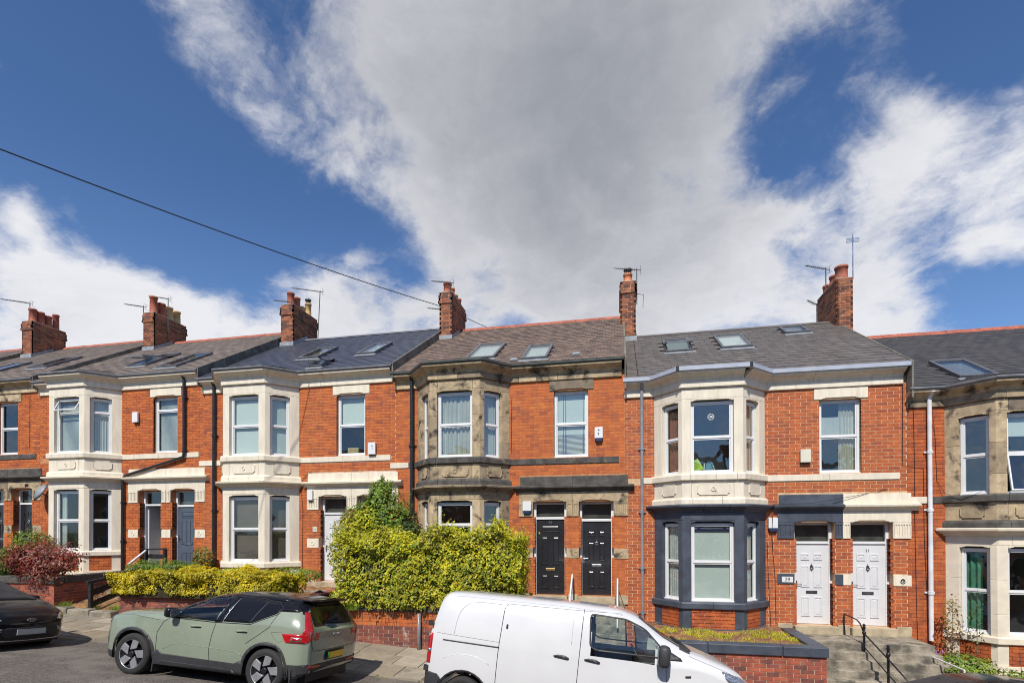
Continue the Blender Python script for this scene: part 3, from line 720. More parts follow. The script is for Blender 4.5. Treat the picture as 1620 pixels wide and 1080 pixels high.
def house(hn, hx, hz, label, o):
    H = thing('terraced_house', label, 'house', (hx, 0, hz), group='terraced houses stepping down the street')
    up_, lo = o['stone'], o.get('stone_low', o['stone']); led = o.get('ledge', up_); gut = o['gutter']; bm_, mm_ = o['brick'], o['mortar']
    RP = o.get('rp', 4.22); LP = o.get('lp', -2.48); base = Vector((hx, 0, hz)); zf = -1.6; yr = o['ridge']; zr = 6.45+S_*(yr+.28); ze = 6.45; yb = yr*2+.4
    # --- shell of the building
    m = MB()
    ops = [(1.66, 2.60, 0, 2.61), (2.95, 3.89, 0, 2.61), (2.26, 3.21, 3.84, 5.70)]
    def wallrect(x0, x1, z0, z1): m.quad((x0, 0, z0), (x1, 0, z0), (x1, 0, z1), (x0, 0, z1))
    wallrect(LP, -1.774, zf, 6.2); wallrect(.983, 1.66, zf, 2.61); wallrect(2.60, 2.95, zf, 2.61); wallrect(3.89, RP, zf, 2.61); wallrect(1.66, 2.60, zf, 0); wallrect(2.95, 3.89, zf, 0)
    wallrect(.983, RP, 2.61, 3.84); wallrect(.983, 2.26, 3.84, 5.70); wallrect(3.21, RP, 3.84, 5.70); wallrect(.983, RP, 5.70, 6.2)
    for (a, b, c, d) in ops:      # reveals
        for x in (a, b): m.quad((x, 0, c), (x, .25, c), (x, .25, d), (x, 0, d))
        m.quad((a, 0, d), (b, 0, d), (b, .25, d), (a, .25, d)); m.quad((a, 0, c), (b, 0, c), (b, .25, c), (a, .25, c))
    part('wall', m, mm_, H, fixn=False)
    m = MB(); t = .02
    for x in (LP+t, RP-t):
        m.quad((x, .01, zf), (x, yb, zf), (x, yb, ze-.1), (x, yr, zr-.12), (x, .01, ze-.05))
    m.quad((LP, yb, zf), (RP, yb, zf), (RP, yb, ze), (LP, yb, ze))
    m.quad((LP, .1, 2.95), (RP, .1, 2.95), (RP, yb, 2.95), (LP, yb, 2.95)); m.quad((LP, -.02, -.05), (RP, -.02, -.05), (RP, yb, -.05), (LP, yb, -.05)); m.quad((LP, .05, 6.1), (RP, .05, 6.1), (RP, yb, 6.1), (LP, yb, 6.1))
    m.quad((1.1, .3, -.05), (1.1, yb, -.05), (1.1, yb, 6.1), (1.1, .3, 6.1)); m.quad((LP, 3.2, -.05), (RP, 3.2, -.05), (RP, 3.2, 6.1), (LP, 3.2, 6.1))
    part('inner_wall', m, 'interior', H, fixn=False)
    m = MB(); m.quad((1.2, .9, 0), (RP, .9, 0), (RP, .9, 2.9), (1.2, .9, 2.9)); part('inner_wall', m, 'interior_dark', H, fixn=False)
    # bay floors
    for z in (-.06, 2.93, 6.02):
        m = MB(); m.xy([BAY[0], (BAY[1][0], BAY[1][1]+.03), (BAY[2][0], BAY[2][1]+.03), BAY[3], (.983, .2), (-1.774, .2)], z, z+.03); part('bay_floor', m, 'interior', H)
    # --- brick faces
    lx0 = 1.26
    ex = [(1.66, 2.60, -.02, 2.61), (2.95, 3.89, -.02, 2.61), (2.26, 3.21, 3.84, 5.70), (2.14, 3.36, 5.70, 5.98), (.9, 4.045, 3.655, 3.825), (1.28, 4.29, 2.60, 3.315), (1.26, 1.66, 2.19, 2.62), (2.60, 2.95, 2.19, 2.62), (3.89, 4.285, 2.19, 2.62),
          (1.26, 1.66, 1.03, 1.30), (2.60, 2.95, 1.03, 1.30), (3.89, 4.285, 1.03, 1.30), (-2.6, -1.7, 3.655, 3.825)]
    WF = (0, 0, 0)
    regs = [(WF, LP, -1.774, zf, 6.02, ex), (WF, .983, RP, zf, 6.02, ex)]
    for x in (2.60, 3.89): regs.append(((x-.004, 0, PI/2), .0, .22, 0, 2.19, [(0, .3, 1.03, 1.30)]))
    for x in (1.66, 2.95): regs.append(((x+.004, .22, -PI/2), .0, .22, 0, 2.19, [(0, .3, 1.03, 1.30)]))
    for f, L, a, b in ((FL, LC, .27, .83), (FF, LF, .215, 1.235), (FRR, LR, .145, .715)): regs.append(((f[0], f[1], f[2]), a, b, -.05, .43, ()))
    brickwork(H, bm_, regs, o.get('nb', 300), base=base, joint=o.get('joint', MJ), proud=o.get('proud', .009))
    m = MB(); pth = [plan_pt(FL, 0, .03), plan_pt(FF, .0, .03), plan_pt(FF, LF, .03), plan_pt(FRR, LR, .03)]
    m.sweep([(0, zf), (0, .43), (-.12, .43), (-.12, zf)], pth); part('bay_plinth_wall', m, mm_, H)
    # --- bay stonework
    J1 = lambda *a: a
    def course(name, mt, prof, joints=(), path=BX): stones(H, name, mt, prof, path, joints)
    def rect(o0, o1, z0, z1): return [(o0, z0), (o0, z1), (-.2, z1), (-.2, z0)] if o1 is None else [(o0, z0), (o1, z1), (-.2, z1), (-.2, z0)]
    t1, t2 = .12+LC, .12+LC+LF
    course('plinth_stone', o.get('base_mat', lo), rect(.06, .04, zf, -.045), (t1+.7,))
    course('sill_stone', lo, [(.05, .44), (.06, .455), (.06, .58), (.03, .615), (-.2, .615), (-.2, .44)], (t1+.72,))
    course('lintel_stone', lo, rect(.005, .005, 2.665, 2.89), (t1+.02, t1+.30, t1+1.15, t2-.02) if o['rough'] else ())
    course('cornice_stone', lo, [(.03, 2.87), (.05, 2.92), (.11, 2.945), (.13, 2.975), (.19, 2.99), (.20, 3.04), (.10, 3.062), (-.2, 3.062), (-.2, 2.87)], (t1+.5, t1+1.1))
    course('skirt_stone', led if o['rough'] else up_, [(.055, 3.065), (.055, 3.18), (.02, 3.23), (-.2, 3.23), (-.2, 3.065)], (t1+.25, t1+.95))
    course('panel_stone', up_, rect(.0, .0, 3.232, 3.65), (t1, t1+.22, t2-.22, t2) if o['rough'] else (t1+.22, t2-.22))
    course('ledge_stone', led, [(.02, 3.652), (.07, 3.67), (.075, 3.80), (.05, 3.835), (-.2, 3.835), (-.2, 3.652)], (t1+.2, t1+.8, t1+1.3))
    course('lintel_stone', up_, rect(.0, .0, 5.715, 5.975), (t1, t1+.24, t2-.2, t2) if o['rough'] else ())
    FP = [(LP-.02, 0)]+[BAY[0]]+BAY[1:3]+[BAY[3]]+[(RP-.09, 0)]
    fj = [.706+.957+k for k in (.28, .85)]+[3.8, 4.4, 4.9, 5.5, 6.1]
    stones(H, 'frieze_stone', up_, [(.05, 5.99), (.06, 6.0), (.06, 6.16), (-.2, 6.16), (-.2, 5.985), (.02, 5.985)], FP, fj if o['rough'] else (4.9,))
    stones(H, 'eaves_cornice', o.get('cove', up_), [(.062, 6.162), (.075, 6.20), (.12, 6.25), (.19, 6.28), (.20, 6.30), (.25, 6.315), (.26, 6.362), (-.2, 6.362), (-.2, 6.162)], FP, (3.2, 5.3))
    GPth = [(LP-.06 if not o.get('gl') else LP-.06, 0)]+BAY+[(RP-.03, 0)]
    if o['gut_kind'] == 'box': prof = [(.27, 6.362), (.30, 6.368), (.30, 6.468), (.285, 6.468), (.285, 6.38), (.2, 6.38), (.2, 6.362)]
    else: prof = [(.21, 6.368), (.27, 6.366), (.305, 6.40), (.31, 6.44), (.30, 6.44), (.29, 6.405), (.26, 6.38), (.21, 6.38)]
    m = MB(); m.sweep(prof, GPth); part('gutter', m, gut, H)
    if o['gut_kind'] == 'box':
        for q in (1, 2):
            a = BAY[q]; m = MB(); mid = Vector(a)+(Vector((-.13 if q == 1 else .13, -.29)));
            m.box(mid.x-.035, mid.x+.035, mid.y-.03, mid.y+.01, 6.355, 6.475); part('gutter_union', m, 'gutter_black', H)
    # panels carved on the bay between the floors
    def carved(f, u0, u1):
        z0, z1 = 3.30, 3.58; c = .05; m = MB()
        pts = [(u0+c, z0), (u1-c, z0), (u1-c*.9, z0+c*.6), (u1, z0+c), (u1, z1-c), (u1-c*.9, z1-c*.6), (u1-c, z1), (u0+c, z1), (u0+c*.9, z1-c*.6), (u0, z1-c), (u0, z0+c), (u0+c*.9, z0+c*.6)]
        P = MB(); P.cr = random.random(); P.xz(pts, -.022, .01); part('carved_panel', P, o.get('panel_mat', up_), H, (f[0], f[1], 0), f[2], bevel=.005)
        m.tube([(a, -.022, b) for a, b in pts+[pts[0]]], .007, 4, False); part('panel_moulding', m, up_, H, (f[0], f[1], 0), f[2])
    carved(FF, .36, 1.12); carved(FL, .30, .76); carved(FRR, .24, .72)
    roundel(H, up_, FF[0]+.74, 3.44, .05, FF[1]-.028)
    # piers and window heads of the bay
    for z0, z1, mt in ((-.043, .438, lo), (.615, 2.605, lo), (3.835, 5.655, up_)):
        pc = lambda f, u, w: plan_pt(f, u, w)
        zt_ = z1+(.058 if z1 > 1 else 0)
        cut = [z0+(zt_-z0)*k for k in ((0, .24, .62, 1) if o['rough'] and z1 > 1 else (0, 1))]
        for a, b in zip(cut[:-1], cut[1:]):
            for poly in polys if False else ([pc(FL, -.1, 0), pc(FL, .27, 0), pc(FL, .27, .2), pc(FL, -.1, .2)],
                         [pc(FL, .83, 0), BAY[1], pc(FF, .215, 0), pc(FF, .215, .19), (BAY[1][0]+.08, BAY[1][1]+.2), pc(FL, .83, .19)],
                         [pc(FF, 1.235, 0), BAY[2], pc(FRR, .145, 0), pc(FRR, .145, .19), (BAY[2][0]-.08, BAY[2][1]+.2), pc(FF, 1.235, .19)],
                         [pc(FRR, .715, 0), pc(FRR, LR+.1, 0), pc(FRR, LR+.1, .2), pc(FRR, .715, .2)]):
                P = MB(); P.cr = random.random(); P.xy(poly, a+.0015, b-.0015); part('pier_stone', P, mt, H, bevel=.008)
        # heads
        if z1 < 1: continue
        for f, L, a, b in ((FL, LC, .27, .83), (FF, LF, .215, 1.235), (FRR, LR, .145, .715)):
            P = MB(); P.cr = random.random(); hh = .06
            poly = shouldered(b-a-.004, hh, .0, b-a-.004, .03, .10)
            P.xz([(x+a+.002, z+z1+.0015) for x, z in poly], .003, .16); part('window_head', P, mt, H, (f[0], f[1], 0), f[2])
    # windows of the bay: three per floor
    cw = o['win']
    for f, a, b, k in ((FL, .27, .83, 0), (FF, .215, 1.235, 1), (FRR, .145, .715, 2)):
        g0 = window(H, f, a+.004, .618, b-a-.008, 2.0-.03, o.get('splitg', .5), content=cw[k], g=o.get('glass', 'glass_window'))
        g1 = window(H, f, a+.004, 3.838, b-a-.008, 1.82-.01, o.get('splitu', .5), content=cw[3+k], g=o.get('glass', 'glass_window'), open_top=o.get('open_top', 0) if k in o.get('open_k', ()) else 0, open_bot=o.get('open_bot', 0) if k in o.get('open_k', ()) else 0)
        o.setdefault('_w', []).append(g1)
    window(H, WF, 2.265, 3.843, .94, 1.855, o.get('splitw', .5), content=cw[6], g=o.get('glass', 'glass_window'))
    # --- stone trim on the flat wall
    P = MB(); P.cr = .3
    P.xz([(x+2.14, z+5.702) for x, z in shouldered(1.22, .27, .12, 1.07, .035, .12)], -.028, .15); part('lintel_stone', P, o.get('trim', up_), H, bevel=.006)
    stones(H, 'string_course', led, [(.03, 3.66), (.035, 3.82), (-.1, 3.82), (-.1, 3.66)], [(.985, 0), (4.04, 0)], (.75, 1.0, 1.9, 2.4) if o['rough'] else (1.5,))
    if o.get('bit'):
        stones(H, 'string_course', o['bit'][0], [(.03, 3.66), (.035, 3.82), (-.1, 3.82), (-.1, 3.66)], [(o['bit'][1], 0), (-2.07, 0)], ())
    stones(H, 'string_course', led, [(.028, 3.66), (.033, 3.82), (-.1, 3.82), (-.1, 3.66)], [(-2.06, 0), (-1.775, 0)], ())
    dm = o.get('door_stone', (up_, up_)); dl = o.get('door_block', (led, led))
    for i, (a, b) in enumerate(((1.30, 2.78), (2.784, 4.28))):
        m = MB(); m.cr = random.random(); m.box(a, b, -.04, .1, 3.062, 3.312); part('frieze_block', m, dl[i], H, bevel=.008)
        aa, bb = (1.16 if i == 0 else 2.781), (2.779 if i == 0 else 4.44)
        m = MB(); m.sweep([(.03, 2.882), (.05, 2.92), (.10, 2.94), (.12, 2.97), (.17, 2.985), (.18, 3.035), (.08, 3.06), (-.05, 3.06), (-.05, 2.882)], [(aa, 0), (bb, 0)]); part('door_cornice', m, o.get('door_corn', dl)[i], H, bevel=.005)
        x0, x1, h0, h1 = (1.26, 2.775, .40, 1.34) if i == 0 else (2.779, 4.285, .171, 1.111)
        P = MB(); P.cr = random.random(); P.xz([(x+x0, z+2.602) for x, z in shouldered(x1-x0, .278, h0, h1, .045, .16)], -.025, .2); part('door_lintel', P, dm[i], H, bevel=.006)
    for i, (a, b) in enumerate(((1.26, 1.658), (2.602, 2.775), (2.779, 2.948), (3.892, 4.285))):
        mt = dm[0 if i < 2 else 1]
        m = MB(); m.cr = random.random(); m.box(a, b, -.02, .22, 2.195, 2.60); fb = part('fluted_block', m, mt, H, bevel=.005)
        m = MB(); n = max(2, int((b-a)/.062)); st = (b-a-.05)/n
        for k in range(n+1): m.box(a+.02+k*st, a+.02+k*st+.022, -.038, -.02, 2.26, 2.54)
        m.box(a+.012, b-.012, -.037, -.02, 2.54, 2.60); m.box(a+.012, b-.012, -.036, -.02, 2.20, 2.26); part('fluting', m, mt, H)
        m = MB(); m.cr = random.random(); m.box(a, b, -.02, .22, 1.032, 1.298); part('number_stone', m, o.get('num_stone', dm)[0 if i < 2 else 1], H, bevel=.006)
        if i in (0, 3) or (i == 2 and o['rough']): roundel(H, mt, (a+b)/2, 1.165, .055, -.022)
    # doors
    for i, (u, kind) in enumerate(((1.662, o['doors'][0]), (2.952, o['doors'][1]))):
        w = .936
        if kind == 'open':
            m = MB(); t = .07; m.box(0, t, 0, .09, 0, 2.60); m.box(w-t, w, 0, .09, 0, 2.60); m.box(t, w-t, .001, .089, 2.54, 2.60); m.box(t, w-t, -.01, .088, 2.1, 2.16)
            fo = part('door_frame', m, 'upvc_white', H, (u, .2, 0), bevel=.004)
            pm = MB(); pm.box(t, w-t, .04, .046, 2.16, 2.54); part('fanlight', pm, 'glass_window', fo)
            m = MB(); m.box(.0, .045, 0, .78, 0, 2.08); part('door', m, 'door_white', fo, (t, .1, 0)); m = MB(); m.box(.09, w-.02, 1.0, 1.02, 0, .8); part('lobby_panel', m, 'brick_wall_red', fo)
        else: door(H, u, w, 2.60, .20 if kind != 'oldblack' else .16, kind, extra=[e[1:] for e in o.get('num', ()) if e[0] == i], trans=.50 if kind != 'oldblack' else .44)
        m = MB(); m.cr = random.random(); m.box(u-.03, u+w+.03, -.16, .28, -.20, -.002); part('doorstep', m, o.get('sill', 'stone_sill'), H, bevel=.012)
    for (a, b) in ((1.26, 1.60), (2.64, 2.915), (3.95, 4.27)):
        m = MB(); m.box(a, b, -.05, .1, -.20, .04); part('plinth_stone', m, 'stone_sill', H, bevel=.01)
    # --- roof
    sl = o['slate']; w_, e_, th = o['tile']
    O = Vector((LP, -.28, ze)); U = Vector((1, 0, 0)); V = Vector((0, 1, S_)).normalized(); Lv = (Vector((0, yr, zr))-Vector((0, -.28, ze))).length
    Wd = RP-LP; cs = 1/math.sqrt(1+S_*S_)
    holes = [(a-LP, b-LP, (c+.28)/cs, (d+.28)/cs) for (a, b, c, d, k) in o['sky']]
    m = MB(); m.quad((LP, -.30, ze-.03), (RP, -.30, ze-.03), (RP, yr, zr-.02), (LP, yr, zr-.02)); m.quad((RP, yb+.3, ze-.03-.2), (LP, yb+.3, ze-.23), (LP, yr, zr-.02), (RP, yr, zr-.02))
    pts = [(-1.774-.18, -.20), (-1.143-.12, -1.0), (.306+.12, -1.0), (.983+.18, -.20)]; yj = .35; zj = ze-.03+S_*(yj+.28); z_ = ze-.02
    A_, B_, C_, D_ = [(x, y, z_) for x, y in pts]; E_, F_ = (-.9, yj, zj+.01), (.1, yj, zj+.01)
    m.quad(B_, C_, F_, E_); m.quad(A_, B_, E_); m.quad(C_, D_, F_)
    part('roof', m, sl, H, fixn=False)
    slate_facet(H, sl, O, U, V, lambda v: (0, Wd) if v < Lv-.02 else None, w_, e_, th, o.get('ns', 300), base, holes)
    # slates over the bay
    for (a, b, t0, t1_) in ((B_, C_, E_, F_), (A_, B_, E_, E_), (C_, D_, F_, F_)):
        a, b, t0, t1_ = Vector(a), Vector(b), Vector(t0), Vector(t1_); u = (b-a).normalized(); h = t0-a; v = (h-u*h.dot(u)); Lh = v.length; v.normalize()
        l0, l1 = (t0-a).dot(u), (t1_-a).dot(u); Lb = (b-a).length
        slate_facet(H, sl, a+Vector((0, 0, .015)), u, v, lambda q: ((l0*q/Lh), Lb+(l1-Lb)*q/Lh) if q < Lh*.97 else None, w_, e_, th, 0, base)
    # ridge
    if o['ridge_mat'] == 'terracotta':
        x = LP
        while x < RP-.05:
            L = min(.45, RP-x); m = MB(); m.xz([(0, 0), (L-.008, 0), (L-.008, .02), (0, .02)], 0, .001); m = MB()
            pf = [(-.15, -.10), (-.06, .01), (0, .045), (.06, .01), (.15, -.10), (.13, -.115), (0, .02), (-.13, -.115)]
            for q in (0, L-.008):
                for (yy, zz) in pf: m.v.append((q, yy, zz))
            for j in range(8): m.face((j, (j+1) % 8, 8+(j+1) % 8, 8+j))
            m.face(list(range(8))[::-1]); m.face(range(8, 16)); part('ridge_tile', m, 'terracotta', H, (x, yr, zr+random.uniform(.02, .028))); x += L
    else:
        m = MB(); m.sweep([(.14, -.075), (.0, .03), (-.14, -.075), (0, .0)], [(0, 0), (Wd, 0)]); part('ridge_capping', m, 'slate_grey' if hn == 'E' else 'gutter_zinc', H, (LP, yr, zr+.02))
    # skylights
    for (a, b, c, d, k) in o['sky']:
        sk = MB(); w = b-a; hh = (d-c)/cs
        for q in ((0, .07, 0, hh), (w-.07, w, 0, hh), (.07, w-.07, 0, .07), (.07, w-.07, hh-.09, hh)): sk.box(q[0], q[1], q[2], q[3], -.02, .075)
        bo = Vector((a, c, ze+S_*(c+.28)+.02)); rot = (math.atan(S_), 0, 0)
        so = part('skylight', sk, 'skylight_frame', H, bo, rot=rot, bevel=.008)
        gm = MB(); gm.box(.06, w-.06, .06, hh-.08, .045, .055); pn = part('pane', gm, 'glass_window', so)
        bl = MB(); bl.box(.07, w-.07, .07, hh-.09, -.03, -.02); part('blind', bl, k if k != 'open' else 'interior_dark', so)
        ap = MB(); ap.box(-.05, w+.05, -.16, 0, .0, .012); part('flashing', ap, 'lead', so)
        if k == 'open':
            s2 = MB()
            for q in ((0, .06, 0, hh), (w-.06, w, 0, hh), (.06, w-.06, 0, .06), (.06, w-.06, hh-.06, hh)): s2.box(q[0], q[1], q[2]-hh/2, q[3]-hh/2, 0, .05)
            so2 = part('sash', s2, 'gutter_zinc', so, (0, hh/2, .08), rot=(-rad(16), 0, 0)); g2 = MB(); g2.box(.05, w-.05, -hh/2+.05, hh/2-.05, .02, .03); g3 = part('pane', g2, 'glass_window', so, (0, hh/2, .08), rot=(-rad(16), 0, 0))
    # party wall standing above the lower roof on the right
    dz = o.get('drop', .3)
    if dz > 0:
        m = MB(); x = RP; q = [(-.28, -dz-.25), (-.28, .0), (yr, zr-ze), (yb+.28, .0), (yb+.28, -dz-.25), ]
        b0 = len(m.v)
        for xx in (x-.015, x+.03):
            for (yy, zz) in q: m.v.append((xx, yy, ze+zz-.0+(.03 if zz >= 0 else 0)))
        n = 5
        m.face([5+i for i in range(5)][::-1]); m.face(range(5))
        for i in range(5): j = (i+1) % 5; m.face((i, j, 5+j, 5+i))
        part('gable_parapet', m, o.get('gable', 'render_grey'), H)
    return H
# ------------------------------------------------------------------ the terrace
HX = dict(Z=-26.79, A=-20.09, B=-13.388, C=-6.685, D=0.0, E=6.744, F=13.529)
HZ = dict(Z=.85, A=.70, B=.548, C=.251, D=0.0, E=-.605, F=-1.211)
NB = 'net_white'
CFG = {
 'Z': dict(brick='brick_orange', mortar='mortar_orange', stone='stone_cream', rough=False, gutter='gutter_black', gut_kind='ogee', ridge=5.0, ridge_mat='terracotta', slate='slate_old', tile=(.30, .22, .012), nb=0, ns=0,
           win=['dark']*7, doors=('black', 'white'), sky=[], drop=.15),
 'A': dict(brick='brick_orange', mortar='mortar_orange', stone='stone_tan', ledge='stone_soot', rough=True, gutter='gutter_zinc', gut_kind='ogee', ridge=5.1, ridge_mat='terracotta', slate='slate_old', tile=(.30, .22, .012), nb=60, ns=60, joint=.010,
           win=['dark']*6+['dark'], doors=('black', 'black'), sky=[(2.2, 3.1, 1.0, 2.35, 'interior_dark'), (.0, .9, .8, 2.1, 'interior_dark')], drop=.15),
 'B': dict(brick='brick_orange', mortar='mortar_orange', stone='stone_cream', rough=False, gutter='gutter_zinc', gut_kind='ogee', ridge=4.75, ridge_mat='terracotta', slate='slate_old', tile=(.30, .22, .012), nb=300, ns=300, joint=.010,
           win=['dark', 'whiteleft', 'blueright', 'venetian', 'venetian', 'net', 'venetian'], doors=('open', 'blue'), splitu=.74, splitw=.76, splitg=.5, open_top=rad(28), open_k=(1,),
           sky=[(.45, 1.25, .65, 2.15, 'open'), (2.25, 3.05, .1, 1.7, 'interior_dark')], drop=.30, cove='stone_cream'),
 'C': dict(brick='brick_orange', mortar='mortar_white', stone='stone_cream', rough=False, gutter='gutter_zinc', gut_kind='ogee', ridge=4.44, ridge_mat='lead', slate='slate_blue', tile=(.32, .19, .008), nb=300, ns=300, joint=.011,
           win=['dark', 'brownblind', 'brownblind', 'blind', 'blind', 'blind', 'blindtop.5'], doors=('white', 'white'), bit=('stone_cream', -2.65),
           sky=[(.2, .95, 1.05, 2.35, 'interior_dark'), (2.35, 3.0, 1.05, 2.4, 'blind_pale'), (1.38, 1.85, -.15, .6, 'open')], drop=.25),
 'D': dict(brick='brick_orange', mortar='mortar_orange', stone='stone_tan', ledge='stone_soot', panel_mat='stone_tan', rough=True, gutter='gutter_green', gut_kind='ogee', ridge=4.95, ridge_mat='terracotta', slate='slate_brown', tile=(.185, .25, .014), nb=300, ns=300, joint=.010, proud=.005,
           win=['dark', 'dark', 'dark', 'dark+blind', 'netcream+net2', 'net', 'blue2+blindtop.35+venetian_low'], splitg=.68, doors=('oldblack', 'black'), bit=('stone_cream', -2.65), door_corn=('stone_soot', 'stone_soot'),
           glass='glass_wavy', sky=[(-.45, .45, .4, 2.05, 'blind_pale'), (1.33, 2.08, -.05, 1.4, 'blind_pale')], drop=.605, num=[(0, 'text', '25', 'steel')]),
 'E': dict(brick='brick_red', mortar='mortar_cream', stone='stone_cream', stone_low='paint_slate_blue', base_mat='paint_slate_blue', panel_mat='stone_cream_stained', rough=False, gutter='gutter_grey', gut_kind='box', ridge=4.29, ridge_mat='slate', slate='slate_grey', tile=(.36, .27, .012), nb=300, ns=300, joint=.0135, proud=.0045,
           win=['net', 'blind', 'net', 'red', 'dark', 'red+netright', 'netmid+netright'], doors=('white', 'white'), bit=('stone_cream', -2.06), door_stone=('paint_slate_blue', 'stone_cream'), door_block=('paint_slate_blue', 'stone_cream'), door_corn=('paint_slate_blue', 'stone_cream'),
           num_stone=('paint_slate_blue', 'stone_cream'), glass='glass_wavy', sky=[(-1.3, -.5, 1.9, 3.3, 'open'), (.3, 1.15, 1.9, 3.4, 'blind_pale'), (2.4, 3.1, 3.1, 3.9, 'interior_dark')], drop=.605, num=[(1, 'text', '31', 'ink')]),
 'F': dict(brick='brick_red', mortar='mortar_orange', stone='stone_tan', stone_low='stone_cream_stained', ledge='stone_soot', rough=True, gutter='gutter_zinc', gut_kind='ogee', ridge=4.32, ridge_mat='terracotta', slate='slate_dark', tile=(.30, .22, .010), nb=300, ns=300, joint=.012,
           win=['green', 'dark', 'dark', 'dark', 'blindtop.72', 'dark', 'dark'], splitg=.5, doors=('black', 'white'), bit=('stone_cream', -2.58), open_bot=rad(10), open_k=(1,),
           glass='glass_wavy', sky=[(-1.42, -.6, .05, 1.35, 'interior_dark')], drop=0),
}
LBL = {'Z': 'brick terraced house at the far left end of the row, only its roof edge showing',
       'A': 'brick terraced house with dark weathered stone trim beside the satellite dish at the far left',
       'B': 'brick terraced house with cream bay, blue front door and an open top window',
       'C': 'brick terraced house with cream bay and smooth blue slate roof behind the green car',
       'D': 'orange brick terraced house with weathered sandstone bay and two black front doors',
       'E': 'red brick terraced house with white doors and ground floor bay painted slate blue',
       'F': 'brick terraced house with sooty stone upper bay and green curtain at the right edge'}
HS = {}
for a_, b_ in zip('ZABCDE', 'ABCDEF'): CFG[a_]['rp'] = 4.21; CFG[b_]['lp'] = HX[a_]+4.212-HX[b_]
for k in 'ZABCDEF': HS[k] = house(k, HX[k], HZ[k], LBL[k], CFG[k])
def rel(k, p): return (p[0]-HX[k], p[1], p[2]-HZ[k])

# chimney stacks on the party walls
RED, ORG, BUF = 'terracotta', 'terracotta_orange', 'buff_clay'
stack(HS['A'], HX['A'], HZ['A'], -22.10, -21.55, 3.7, 5.15, 8.9, 11.17, [(0, RED, .62, .15, ''), (.33, RED, .6, .15, ''), (.66, RED, .55, .14, ''), (1, RED, .75, .13, '')],
      aer=[((-21.8, 3.8, 11.1), .95, 'yagi', PI+.1, 1.5)])
stack(HS['B'], HX['B'], HZ['B'], -15.58, -15.05, 3.7, 5.35, 8.7, 10.98, [(0, RED, .75, .15, ''), (.33, RED, .62, .15, ''), (.66, BUF, .62, .15, ''), (1, BUF, .6, .15, '')],
      aer=[((-15.0, 4.35, 10.1), 1.75, 'yagi', PI+.15, .9), ((-15.6, 3.72, 10.9), .40, 'yagi', PI+.1, .9)])
stack(HS['C'], HX['C'], HZ['C'], -9.04, -8.50, 3.7, 5.35, 8.5, 10.72, [(0, RED, .55, .14, ''), (.33, RED, .52, .14, ''), (.66, BUF, .30, .13, ''), (1, BUF, .62, .13, 'cowl')], n_ind=60,
      aer=[((-8.45, 5.3, 9.6), 2.35, 'yagi', PI+.1, 1.3, .12), ((-8.56, 3.68, 10.2), .62, 'yagi', PI+.05, .8)])
stack(HS['D'], HX['D'], HZ['D'], -2.44, -1.97, 3.7, 5.45, 8.3, 10.58, [(0, RED, .42, .15, ''), (.33, ORG, .42, .14, ''), (.66, BUF, .36, .13, ''), (1, RED, .38, .13, '')], n_ind=120,
      aer=[((-2.02, 3.68, 9.9), 1.05, 'yagi', PI, .75), ((-2.46, 4.3, 9.9), .35, 'yagi', PI, .7)])
stack(HS['E'], HX['E'], HZ['E'], 4.10, 4.62, 3.9, 5.5, 7.8, 10.42, [(0, ORG, .34, .15, 'cowl'), (.9, RED, .3, .14, '')], n_ind=120, aer=[((4.66, 3.95, 9.6), 1.25, 'yagi', PI, .8), ((4.66, 3.9, 9.95), .0, 'loop', 0)])
stack(HS['F'], HX['F'], HZ['F'], 10.80, 11.27, 3.7, 5.3, 7.7, 9.74, [(.0, RED, .46, .185, ''), (.45, RED, .40, .16, ''), (.95, RED, .34, .16, '')], n_ind=120, corbel=False,
      aer=[((11.28, 3.72, 9.7), 1.45, 'panel', 0), ((10.82, 4.6, 9.6), .95, 'yagi', PI+.2, .7), ((10.78, 5.3, 8.9), .75, 'yagi', PI+.6, .5)])

# downpipes
def G(x, z, y=-.09): return (x, y, z)
pipe(HS['B'], [G(3.54, 6.38, -.2), G(3.54, 6.2, -.1), G(3.54, 3.78), G(3.50, 3.66), G(1.22, 3.11), G(1.12, 3.0), G(1.12, .0), G(1.12, -.9)], .045, 'gutter_black', collars=[G(3.54, 5.6), G(3.54, 3.85), G(1.12, 2.2), G(1.12, .9)])
pipe(HS['C'], [G(-2.03, 6.38, -.2), G(-2.03, 6.2), G(-2.03, -1)], .05, 'gutter_black', collars=[G(-2.03, 4.6), G(-2.03, 2.2), G(-2.03, .6)])
pipe(HS['D'], [G(-1.94, 6.38, -.2), G(-1.94, 6.2), G(-1.94, -1)], .055, 'gutter_black', collars=[G(-1.94, 4.3), G(-1.94, 2.3)])
pipe(HS['E'], [G(-2.10, 6.35, -.25), G(-2.10, 6.15), G(-2.10, -1)], .042, 'pipe_grey', collars=[G(-2.10, 4.6), G(-2.10, 2.9), G(-2.10, 1.4), G(-2.10, .2)])
pipe(HS['F'], [G(-2.13, 6.35, -.25), G(-2.13, 6.2), G(-2.13, 2.6)], .047, 'pipe_white', collars=[G(-2.13, 4.9), G(-2.13, 3.5)])
pipe(HS['F'], [G(-2.13, 2.6), G(-2.13, .35)], .050, 'pipe_white', collars=[G(-2.13, 1.5)])
